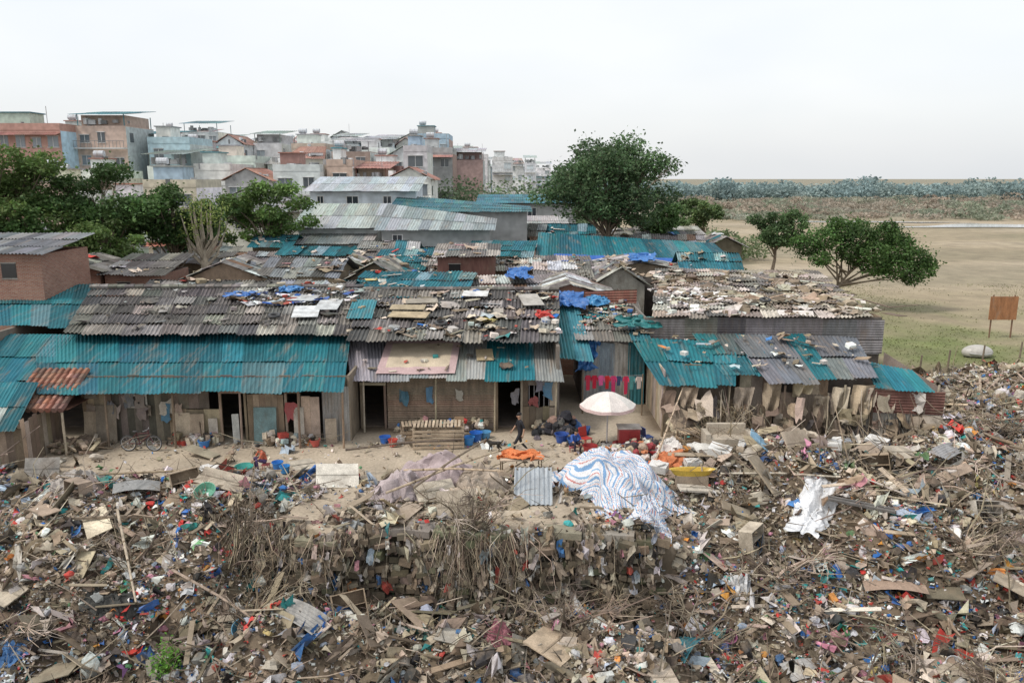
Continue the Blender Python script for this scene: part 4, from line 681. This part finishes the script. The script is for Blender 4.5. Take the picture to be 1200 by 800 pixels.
def pallet(name,x,y,yaw,w=1.6,d=1.1,c=(.4,.33,.25)):
    b=B(name); z=max(float(H(x,y)),-.2 if y>25 else -9)+.05; cs,sn=math.cos(yaw),math.sin(yaw)
    for a in (-.45,0,.45): obox(b,(x-sn*a*d,y+cs*a*d,z),(w,.08,.09),yaw,0,0,A(*c)*.8,'wood')
    for k in range(8): a=(k/7-.5)*(w-.1); obox(b,(x+cs*a,y+sn*a,z+.06),(.12,d,.02),yaw,0,0,A(*c)*U(.7,1.25),'wood')
    b.build()
pallet('wooden_pallet',3.3,26.4,.1,2.4,.9); pallet('wooden_pallet',2.8,25.7,.2,1.6,.8); pallet('wooden_pallet',-14.5,26.9,.1,2.6,1.2,(.3,.24,.18)); pallet('wooden_pallet',-5.5,25.9,.05,1.8,.9)
def slab(name,x,y,w,d,t,yaw,tx,ty,c,m='wood',dz=.3):
    b=B(name); z=float(H(x,y))+dz; obox(b,(x,y,z),(w,d,t),yaw,tx,ty,c,m); obox(b,(x,y,z+t/2+.012),(w*.98,.05,.02),yaw,tx,ty,A(*c)*.7,m); obox(b,(x,y,z-t/2-.03),(.06,d*.95,.05),yaw,tx,ty,A(*c)*.6,m); b.build()
for a in ((-6.7,29.2,1.6,1.2,.05,.2,.5,.1,(.62,.58,.50)),(9.5,28.5,1.3,1.7,.06,.8,.8,.3,(.36,.30,.22)),(11.2,30.0,1.6,1.1,.05,.5,.9,.2,(.40,.33,.25)),(9.9,30.6,1.2,1.0,.05,1.2,.7,.1,(.25,.42,.55)),(13.6,21.4,2.0,1.3,.04,.5,.15,.1,(.50,.43,.33)),(11.5,20.2,1.3,1.5,.04,1.1,.3,.1,(.46,.36,.26)),(-1.9,26.2,1.4,1.2,.04,.2,1.0,0,(.42,.36,.28)),(-2.8,27.7,1.5,1.0,.04,.4,.4,0,(.45,.40,.32)),(1.3,21.2,1.8,1.3,.04,1.0,.25,.1,(.48,.38,.27)),(-10.5,27.6,1.8,.9,.04,-.2,.3,.2,(.42,.36,.28)),(7.3,28.8,2.0,.5,.08,.1,.1,.1,(.55,.5,.42)),(12.3,26.6,2.2,.35,.08,-.3,.05,.1,(.15,.14,.13)),(8.2,31.3,1.5,.9,.05,.3,.4,.1,(.62,.6,.55)),(-18.5,30.0,1.2,1.0,.04,.3,.9,.2,(.3,.28,.25)),(18.6,33.5,1.2,1.4,.04,.3,.7,.2,(.4,.34,.27)),(4.3,20.6,.9,1.4,.04,.3,.3,.2,(.5,.42,.33)),(15.8,30.9,1.8,.9,.04,.5,.3,.2,(.48,.42,.33)),(-8.3,30.4,1.0,.8,.04,.7,.2,.1,(.45,.40,.32)),(-16.5,24,1.5,1.0,.04,-.5,.3,.1,(.46,.40,.31)),(16.4,24.2,1.5,1.1,.04,.9,.3,.1,(.44,.37,.28))): slab('plywood_board',*a)
for x0,y0,x1,y1,z0,z1 in ((-6.5,29.9,-2,30.6,1.1,1.3),(-16,29.5,-9,29.8,.25,.3),(9.3,31.3,14.5,30.9,.6,1.0),(8,29.2,12,27.8,.4,.8),(12,26,16,27.2,-.3,.2),(-4.5,27,.5,29.4,.5,1.6),(17,24.5,21,26,-.5,.2),(-11,24,-7,21.5,-.9,-1.6),(-13.5,25.8,-11.5,22.5,.4,-1.2),(5.6,30.4,7.7,35,.1,2.3),(-4,28.2,-.3,27.6,.9,1.1),(-3.5,27,-1,30,.7,1.5)):
    b=B('bamboo_pole'); tube(b,[(x0,y0,z0),((x0+x1)/2,(y0+y1)/2,(z0+z1)/2+.08),(x1,y1,z1)],[.045,.04,.03],pick(STK),'bark',6)
    for t in (.2,.4,.6,.8): p=A(x0,y0,z0)*(1-t)+A(x1,y1,z1)*t+A(0,0,.08*(1-abs(t-.5)*2)); d=unit(A(x1-x0,y1-y0,z1-z0))*.03; tube(b,[p-d,p+d],[.05,.05],(.2,.15,.1),'bark',6)
    b.build()
def basin(name,x,y,r,h,c,tx=0):
    b=B(name); z=float(H(x,y))+.04; t=np.linspace(0,2*np.pi,19); prof=[(0,0),(r*.75,0),(r,h),(r*1.08,h),(r*1.08,h-.03),(r*.97,h-.03),(r*.72,.02),(0,.02)]
    G=np.array([[(pr*math.cos(a),pr*math.sin(a),pz) for a in t] for pr,pz in prof])@rotm(0,tx,0)[0].T+A(x,y,z); b.add(gq(G),c,'plastic'); b.build()
for a in ((-10.6,30.2,.35,.25,(.05,.32,.27)),(-9.4,30.6,.22,.3,(.04,.2,.55)),(-9.0,30.2,.2,.3,(.05,.25,.55)),(-1.6,34.2,.28,.4,(.03,.15,.5)),(-1.9,33.7,.25,.35,(.05,.25,.6)),(-1.2,34.6,.25,.3,(.1,.3,.5)),(-5.6,33.9,.25,.3,(.04,.15,.5)),(-5.2,33.5,.2,.3,(.5,.08,.06)),(-4.9,33.9,.2,.3,(.6,.6,.6)),(5.9,32.2,.35,.3,(.45,.05,.06)),(3.3,32.4,.3,.4,(.28,.03,.03)),(2.2,34.0,.3,.4,(.03,.08,.3)),(2.7,33.6,.28,.3,(.04,.12,.35)),(-10.7,26.5,.35,.25,(.12,.32,.22),.5),(7.1,31.6,.25,.3,(.55,.25,.06)),(13.4,21.9,.3,.2,(.6,.6,.6),.6),(-8.3,22.6,.3,.25,(.07,.26,.4),.7),(6.9,23.3,.25,.2,(.4,.14,.25),.5),(-13.4,33.4,.25,.3,(.05,.2,.5)),(-8.6,33.5,.22,.3,(.5,.1,.08))): basin('plastic_basin',*a)
b=B('yellow_tub'); x,y=6.9,29.2; z=.35; t=np.linspace(0,2*np.pi,25); G=np.array([[(.85*pr*math.cos(a),.25*pr*math.sin(a),pz) for a in t] for pr,pz in ((0,0),(.8,0),(1,.22),(1.06,.23),(.96,.21),(.75,.05),(0,.04))])+A(x,y,z); b.add(gq(G),(.55,.38,.06),'plastic'); box(b,x-.6,x+.6,y-.2,y+.2,-.2,z,(.3,.24,.18),'wood'); b.build()
b=B('sofa'); x,y=9.0,32.0; z=float(H(x,y))+.05; box(b,x-.8,x+.8,y-.35,y+.35,z,z+.4,(.45,.39,.31),'fabric'); box(b,x-.8,x+.8,y+.35,y+.55,z,z+.85,(.45,.39,.31),'fabric'); box(b,x-1.0,x-.8,y-.35,y+.55,z,z+.6,(.40,.35,.28),'fabric'); box(b,x+.8,x+1.0,y-.35,y+.55,z,z+.6,(.40,.35,.28),'fabric'); b.build()
b=B('foam_boxes'); 
for x,y,s in ((7.6,31.9,.5),(8.3,30.6,.6),(9.6,31.2,.45),(11.5,32.4,.5),(7.2,30.4,.45),(-11.8,29.6,.5),(-7.4,24,.4),(15.4,32.4,.6),(12.7,30.2,.5),(5.8,30.2,.5)): obox(b,(x,y,float(H(x,y))+.25),(s*1.4,s,s*.6),U(0,3),U(-.2,.2),U(-.2,.2),(.64,.63,.60),'plastic'); obox(b,(x,y,float(H(x,y))+.27+s*.3),(s*1.0,s*.7,.04),U(0,3),U(-.2,.2),U(-.2,.2),(.6,.58,.54),'plastic')
b.build()
def chair(x,y,c,yaw=0):
    b=B('plastic_chair'); z=float(H(x,y)); Rm=rotm(yaw,0,0)[0]; f=lambda p:tuple(Rm@A(*p)+A(x,y,z)); obox(b,f((0,0,.43)),(.42,.42,.03),yaw,0,0,c,'plastic'); obox(b,f((0,.22,.68)),(.42,.03,.4),yaw,-.12,0,c,'plastic')
    for i in (-1,1):
        for j in (-1,1): tube(b,[f((i*.2,j*.2,0)),f((i*.17,j*.17,.42))],[.02,.02],c,'plastic',4)
    b.build()
chair(3.2,33.4,(.45,.05,.04),.6); chair(-2.4,34.9,(.3,.2,.12),0); chair(5.9,33.6,(.05,.1,.3),2)
b=B('bag_pile'); n=90; x=2.4+rng.normal(0,.45,n); y=35.4+rng.normal(0,.45,n); z=np.clip(.9-np.hypot(x-2.4,y-35.3)*.7,.05,1.0)*U(.2,1,n); bags(b,np.stack([x,y,z],1),np.stack([U(.25,.55,n)]*3,1),rotm(U(0,6,n),U(-1,1,n),U(-1,1,n)),pick([(.03,.03,.035,5),(.04,.09,.22,2),(.12,.11,.11,3),(.4,.38,.36,2),(.3,.2,.15,2)],n),'fabric'); b.build()
b=B('bag_pile'); n=170; x=5.2+rng.normal(0,.9,n); y=32.3+rng.normal(0,.5,n); z=np.clip(.8-np.hypot(x-5.4,y-32.3)*.5,.05,1)*U(.2,1,n); bags(b,np.stack([x,y,z],1),np.stack([U(.15,.45,n)]*3,1),rotm(U(0,6,n),U(-1,1,n),U(-1,1,n)),pick([(.30,.06,.06,3),(.06,.05,.05,4),(.55,.52,.48,4),(.05,.14,.30,1),(.5,.2,.09,1.5),(.35,.28,.2,5)],n),'fabric'); b.build()
b=B('scrap_pile'); n=110; x=-18.9+rng.normal(0,.5,n); y=33.0+rng.normal(0,.3,n); boxes(b,np.stack([x,y,U(.05,.4,n)],1),np.stack([U(.2,.8,n),U(.05,.2,n),U(.03,.15,n)],1),rotm(U(0,6,n),U(-.6,.6,n),U(-.6,.6,n)),pick(WD,n),'wood'); b.build()
b=B('bicycle'); bx,by,z=-15.9,32.9,.36; dk=(.04,.04,.04)
b.part('wheels')
for x in (bx-.55,bx+.55):
    torus(b,(x,by,z),.33,.03,(0,1,0),dk,'plastic'); torus(b,(x,by,z),.30,.012,(0,1,0),(.5,.5,.5),'metal'); tube(b,[(x,by-.04,z),(x,by+.04,z)],[.03,.03],(.4,.4,.4),'metal')
    for k in range(10): a=k*math.pi/5; tube(b,[(x,by,z),(x+.3*math.cos(a),by,z+.3*math.sin(a))],[.004,.004],(.5,.5,.5),'metal',4,False)
b.part('frame'); f=lambda a,c,r=.024:tube(b,[(bx+a[0],by,z+a[1]),(bx+c[0],by,z+c[1])],[r,r],(.10,.04,.04),'metal',6)
f((-.55,0),(-.05,-.03)); f((-.55,0),(-.17,.42)); f((-.05,-.03),(-.17,.5)); f((-.17,.42),(.35,.46)); f((-.05,-.03),(.36,.36)); f((.34,.6),(.38,.3)); f((.38,.3),(.55,0))
b.part('handlebar'); tube(b,[(bx+.25,by-.27,z+.62),(bx+.34,by-.1,z+.62),(bx+.34,by+.1,z+.62),(bx+.25,by+.27,z+.62)],[.018]*4,(.3,.3,.3),'metal'); b.part('saddle'); ell(b,(bx-.2,by,z+.53),(.14,.08,.04),dk,'plastic'); b.part('pedals'); torus(b,(bx-.05,by,z-.03),.09,.012,(0,1,0),(.3,.3,.3),'metal'); tube(b,[(bx-.05,by-.1,z-.03),(bx+.05,by-.1,z-.15)],[.01,.01],dk,'metal'); box(b,bx+0,bx+.1,by-.2,by-.1,z-.17,z-.15,dk,'plastic'); b.build()
# ---------------------------------------------------------------- figures
def figure(name,origin,yaw,V,E,mats,sub=2,scale=1):
    keys=list(V); me=bpy.data.meshes.new('sk'); me.from_pydata([V[k][:3] for k in keys],[(keys.index(e[0]),keys.index(e[1])) for e in E],[])
    o=bpy.data.objects.new('sk',me); sc.collection.objects.link(o); md=o.modifiers.new('s','SKIN'); md.use_smooth_shade=True
    sv=me.skin_vertices[0].data
    for i,k in enumerate(keys): r=V[k][3]; sv[i].radius=(r,r) if not isinstance(r,tuple) else r; sv[i].use_root=(i==0)
    m2=o.modifiers.new('d','SUBSURF'); m2.levels=sub; m2.render_levels=sub
    dg=bpy.context.evaluated_depsgraph_get(); mm=bpy.data.meshes.new_from_object(o.evaluated_get(dg)); bpy.data.objects.remove(o)
    P=[A(*V[e[0]][:3]) for e in E]; Q=[A(*V[e[1]][:3]) for e in E]
    at=mm.attributes.new('Col','FLOAT_COLOR','POINT')
    for i,v in enumerate(mm.vertices):
        c=A(*v.co); ds=[]
        for p,q,e in zip(P,Q,E):
            d=q-p; t=np.clip(np.dot(c-p,d)/np.dot(d,d),0,1); rr=V[e[0]][3]*(1-t)+V[e[1]][3]*t; ds.append(np.linalg.norm(c-p-d*t)-rr)
        at.data[i].color=(*mats[E[int(np.argmin(ds))][2]],1)
    mm.materials.clear(); mm.materials.append(MATS['skin'])
    e=bpy.data.objects.new(name,None); sc.collection.objects.link(e); e.location=origin; e.rotation_euler=(0,0,yaw); e.scale=(scale,)*3
    ob=bpy.data.objects.new('body',mm); sc.collection.objects.link(ob); ob.parent=e
    for p in mm.polygons: p.use_smooth=True
    return e
def person(name,origin,yaw,J,cl,scale=1):
    V={'pel':(*J['pel'],.135),'spi':(*J['spi'],.12),'che':(*J['che'],.14),'nb':(*J['nb'],.06),'nk':(*J['nk'],.052),'h1':(*J['h1'],.075),'h2':(*J['h2'],.088)}
    E=[('pel','spi','shirt'),('spi','che','shirt'),('che','nb','shirt'),('nb','nk','skin'),('nk','h1','skin'),('h1','h2','skin')]
    for s in 'lr':
        V.update({'sh'+s:(*J['sh'+s],.062),'el'+s:(*J['el'+s],.042),'wr'+s:(*J['wr'+s],.028),'pa'+s:(*J['pa'+s],.034),'hp'+s:(*J['hp'+s],.088),'kn'+s:(*J['kn'+s],.06),'an'+s:(*J['an'+s],.04),'to'+s:(*J['to'+s],.035)})
        E+=[('che','sh'+s,'shirt'),('sh'+s,'el'+s,'shirt'),('el'+s,'wr'+s,'skin'),('wr'+s,'pa'+s,'skin'),('pel','hp'+s,'trouser'),('hp'+s,'kn'+s,'trouser'),('kn'+s,'an'+s,'trouser'),('an'+s,'to'+s,'shoe')]
    e=figure(name,origin,yaw,V,E,cl,2,scale)
    b=B('head_and_hands'); h=A(*J['h2']); k=A(*J['h1']); up=unit(h-k)
    ell(b,h+up*.025-A(.018,0,0),(.102,.088,.088),cl['hair'],'skin',14,8,-.15)
    fc=(h+k)/2
    for s in (-1,1): ell(b,fc+A(.078,s*.03,.02),(.012,.014,.008),(.02,.02,.02),'skin',8,6); ell(b,fc+A(0,s*.082,0),(.02,.012,.03),cl['skin'],'skin',8,6); box(b,fc[0]+.078,fc[0]+.09,fc[1]+s*.03-.016,fc[1]+s*.03+.016,fc[2]+.038,fc[2]+.044,cl['hair'],'skin')
    ell(b,fc+A(.09,0,-.008),(.018,.012,.022),cl['skin'],'skin',8,6); ell(b,fc+A(.076,0,-.042),(.01,.024,.007),(.35,.12,.1),'skin',8,6)
    for s in 'lr':
        w=A(*J['wr'+s]); p=A(*J['pa'+s]); d=unit(p-w); sd=unit(np.cross(d,A(0,1,.2))); 
        for i,(off,ln) in enumerate(((-.027,.065),(-.009,.075),(.009,.07),(.027,.055))): q=p+sd*off+d*.01; n2=A(0,-1 if s=='l' else 1,0)*.02; tube(b,[q,q+d*ln*.5+n2*.3,q+d*ln+n2],[.009,.0085,.007],cl['skin'],'skin',6)
        q=(w+p)/2+sd*.03; tube(b,[q,q+sd*.03+d*.03,q+sd*.035+d*.06],[.011,.01,.008],cl['skin'],'skin',6)
    o=b.build(); o.parent=e; o.name='head_and_hands'
SK=(.40,.24,.16)
walk=dict(pel=(0,0,.93),spi=(.01,0,1.10),che=(.02,0,1.29),nb=(.03,0,1.43),nk=(.045,0,1.49),h1=(.06,0,1.55),h2=(.06,0,1.63),
 shl=(.0,.17,1.38),ell=(-.10,.23,1.12),wrl=(-.06,.25,.88),pal=(-.04,.25,.80),shr=(.02,-.17,1.38),elr=(.12,-.23,1.13),wrr=(.26,-.22,.95),par=(.31,-.21,.89),
 hpl=(.02,.09,.86),knl=(.24,.10,.50),anl=(.30,.10,.09),tol=(.45,.10,.04),hpr=(-.02,-.09,.86),knr=(-.04,-.10,.47),anr=(-.32,-.10,.15),tor=(-.22,-.10,.035))
person('walking_man',(.35,32.6,float(H(.35,32.6))),math.radians(195),walk,dict(shirt=(.018,.018,.022),trouser=(.02,.02,.024),skin=SK,shoe=(.05,.04,.03),hair=(.012,.01,.01)),1.05)
sit=dict(pel=(0,0,.34),spi=(.05,0,.50),che=(.14,0,.68),nb=(.20,0,.80),nk=(.23,0,.85),h1=(.27,0,.90),h2=(.29,0,.98),
 shl=(.15,.17,.77),ell=(.30,.22,.56),wrl=(.46,.12,.45),pal=(.52,.08,.41),shr=(.15,-.17,.77),elr=(.30,-.22,.56),wrr=(.46,-.12,.42),par=(.52,-.08,.38),
 hpl=(.05,.10,.33),knl=(.42,.16,.50),anl=(.36,.14,.09),tol=(.50,.15,.04),hpr=(.05,-.10,.33),knr=(.42,-.16,.50),anr=(.36,-.14,.09),tor=(.50,-.15,.04))
person('sitting_woman',(-9.9,30.7,float(H(-9.9,30.7))),math.radians(215),sit,dict(shirt=(.50,.12,.06),trouser=(.08,.05,.12),skin=SK,shoe=(.05,.04,.03),hair=(.015,.012,.01)))
person('sitting_person',(2.6,32.9,float(H(2.6,32.9))),math.radians(-60),sit,dict(shirt=(.04,.10,.35),trouser=(.03,.03,.05),skin=SK,shoe=(.05,.04,.03),hair=(.015,.012,.01)))
for n_,x,y in (('low_stool',-9.9,30.7),('low_stool',2.6,32.9)):
    b=B(n_); z=float(H(x,y)); box(b,x-.15,x+.15,y-.15,y+.15,z+.17,z+.2,(.4,.1,.1),'plastic')
    for i in (-.12,.12):
        for j in (-.12,.12): tube(b,[(x+i,y+j,z),(x+i*.9,y+j*.9,z+.17)],[.015,.015],(.4,.1,.1),'plastic',4)
    b.build()
def dog(x,y,yaw,c,s=1):
    V={'mid':(0,0,.40,.085),'che':(.17,0,.39,.105),'rum':(-.2,0,.41,.085),'nk':(.29,0,.48,.06),'hd':(.37,0,.55,.062),'mz':(.48,0,.52,.028),'t1':(-.31,0,.47,.022),'t2':(-.40,0,.58,.014)}
    E=[('mid','che','f'),('mid','rum','f'),('che','nk','f'),('nk','hd','f'),('hd','mz','f'),('rum','t1','f'),('t1','t2','f')]
    for k,q in (('l',.065),('r',-.065)):
        o=.04 if k=='l' else -.05
        V.update({'s'+k:(.17,q,.29,.045),'w'+k:(.17+o,q,.14,.022),'p'+k:(.20+o,q,.02,.024),'k'+k:(-.13,q,.27,.05),'h'+k:(-.27+o,q,.16,.024),'q'+k:(-.23+o,q,.02,.025)})
        E+=[('che','s'+k,'f'),('s'+k,'w'+k,'f'),('w'+k,'p'+k,'f'),('rum','k'+k,'f'),('k'+k,'h'+k,'f'),('h'+k,'q'+k,'f')]
    e=figure('dog',(x,y,float(H(x,y))),yaw,V,E,{'f':c},2,s)
    b=B('ears'); 
    for q in (-1,1): tube(b,[(.35,q*.045,.58),(.345,q*.06,.66)],[.03,.006],c,'skin',6)
    o=b.build(); o.parent=e; o.name='ears'
dog(-.75,32.8,math.radians(170),(.03,.025,.02)); 
def hen(x,y,yaw,c):
    b=B('hen'); z=float(H(x,y)); Rm=rotm(yaw,0,0)[0]; f=lambda *p: Rm@A(*p)+A(x,y,z)
    b.part('body'); ell(b,f(0,0,.2),(.15,.09,.1),c,'fabric',12,8,-1,yaw); tube(b,[f(.1,0,.24),f(.16,0,.34),f(.18,0,.37)],[.05,.03,.035],c,'fabric',8); tube(b,[f(-.1,0,.22),f(-.2,0,.34)],[.06,.02],A(*c)*.6,'fabric',6); tube(b,[f(.2,0,.37),f(.25,0,.36)],[.012,.003],(.6,.35,.05),'skin',4); obox(b,f(.17,0,.41),(.05,.01,.04),yaw,0,0,(.5,.03,.03),'skin')
    b.part('legs')
    for q in (-.04,.04): tube(b,[f(0,q,.13),f(.01,q,.01),f(.06,q,.01)],[.012,.01,.008],(.5,.35,.1),'skin',4)
    b.build()
for a in ((1.75,28.6,.3,(.10,.05,.03)),(2.2,29.6,2,(.25,.12,.05)),(1.9,29.9,4,(.04,.03,.03)),(2.0,28.0,5,(.3,.2,.12))): hen(*a)
for x,y,z in ((-3.5,39,4.45),(14,44,4.85),(-12,40,4.65)):
    b=B('old_tyre'); torus(b,(x,y,z+.05),.25,.08,(0,-.15,1),(.03,.03,.03),'plastic'); torus(b,(x,y,z+.09),.2,.02,(0,-.15,1),(.05,.05,.05),'plastic'); b.build()
# ---------------------------------------------------------------- world, sun, camera
w=bpy.data.worlds.new('World'); sc.world=w; w.use_nodes=True; nt=w.node_tree; N=nt.nodes; L=nt.links
bg=N['Background']; sky=N.new('ShaderNodeTexSky'); sky.sky_type='NISHITA'; sky.sun_disc=False; el,az=math.radians(52),math.radians(-112)
sky.sun_elevation=el; sky.sun_rotation=az; sky.dust_density=4; sky.air_density=1; L.new(sky.outputs[0],bg.inputs[0]); bg.inputs[1].default_value=.05
b2=N.new('ShaderNodeBackground'); b2.inputs[1].default_value=.86
tc=N.new('ShaderNodeTexCoord'); mp=N.new('ShaderNodeMapping'); mp.inputs['Scale'].default_value=(1,1,2.5); nz=N.new('ShaderNodeTexNoise'); nz.inputs['Scale'].default_value=1.6; nz.inputs['Detail'].default_value=4; L.new(tc.outputs['Generated'],mp.inputs[0]); L.new(mp.outputs[0],nz.inputs[0])
cr=N.new('ShaderNodeValToRGB'); cr.color_ramp.elements[0].position=.35; cr.color_ramp.elements[0].color=(.84,.87,.90,1); cr.color_ramp.elements[1].position=.65; cr.color_ramp.elements[1].color=(1,1,1,1); L.new(nz.outputs[0],cr.inputs[0]); L.new(cr.outputs[0],b2.inputs[0])
ad=N.new('ShaderNodeAddShader'); L.new(bg.outputs[0],ad.inputs[0]); L.new(b2.outputs[0],ad.inputs[1]); L.new(ad.outputs[0],N['World Output'].inputs[0])
ld=bpy.data.lights.new('sun','SUN'); ld.energy=2.2; ld.angle=math.radians(10); ld.color=(1,.96,.9); lo=bpy.data.objects.new('sun',ld); sc.collection.objects.link(lo)
d=Vector((math.sin(az)*math.cos(el),math.cos(az)*math.cos(el),math.sin(el))); lo.rotation_euler=d.to_track_quat('Z','Y').to_euler(); lo.location=d*80
cd=bpy.data.cameras.new('camera'); cd.lens=28.26; cd.sensor_width=36; cd.clip_end=12000; co_=bpy.data.objects.new('camera',cd); sc.collection.objects.link(co_)
co_.location=(0,0,11.5); co_.rotation_euler=(math.radians(90-11.5),0,0); sc.camera=co_
sc.view_settings.view_transform='Standard'; sc.view_settings.look='None'; sc.view_settings.exposure=0
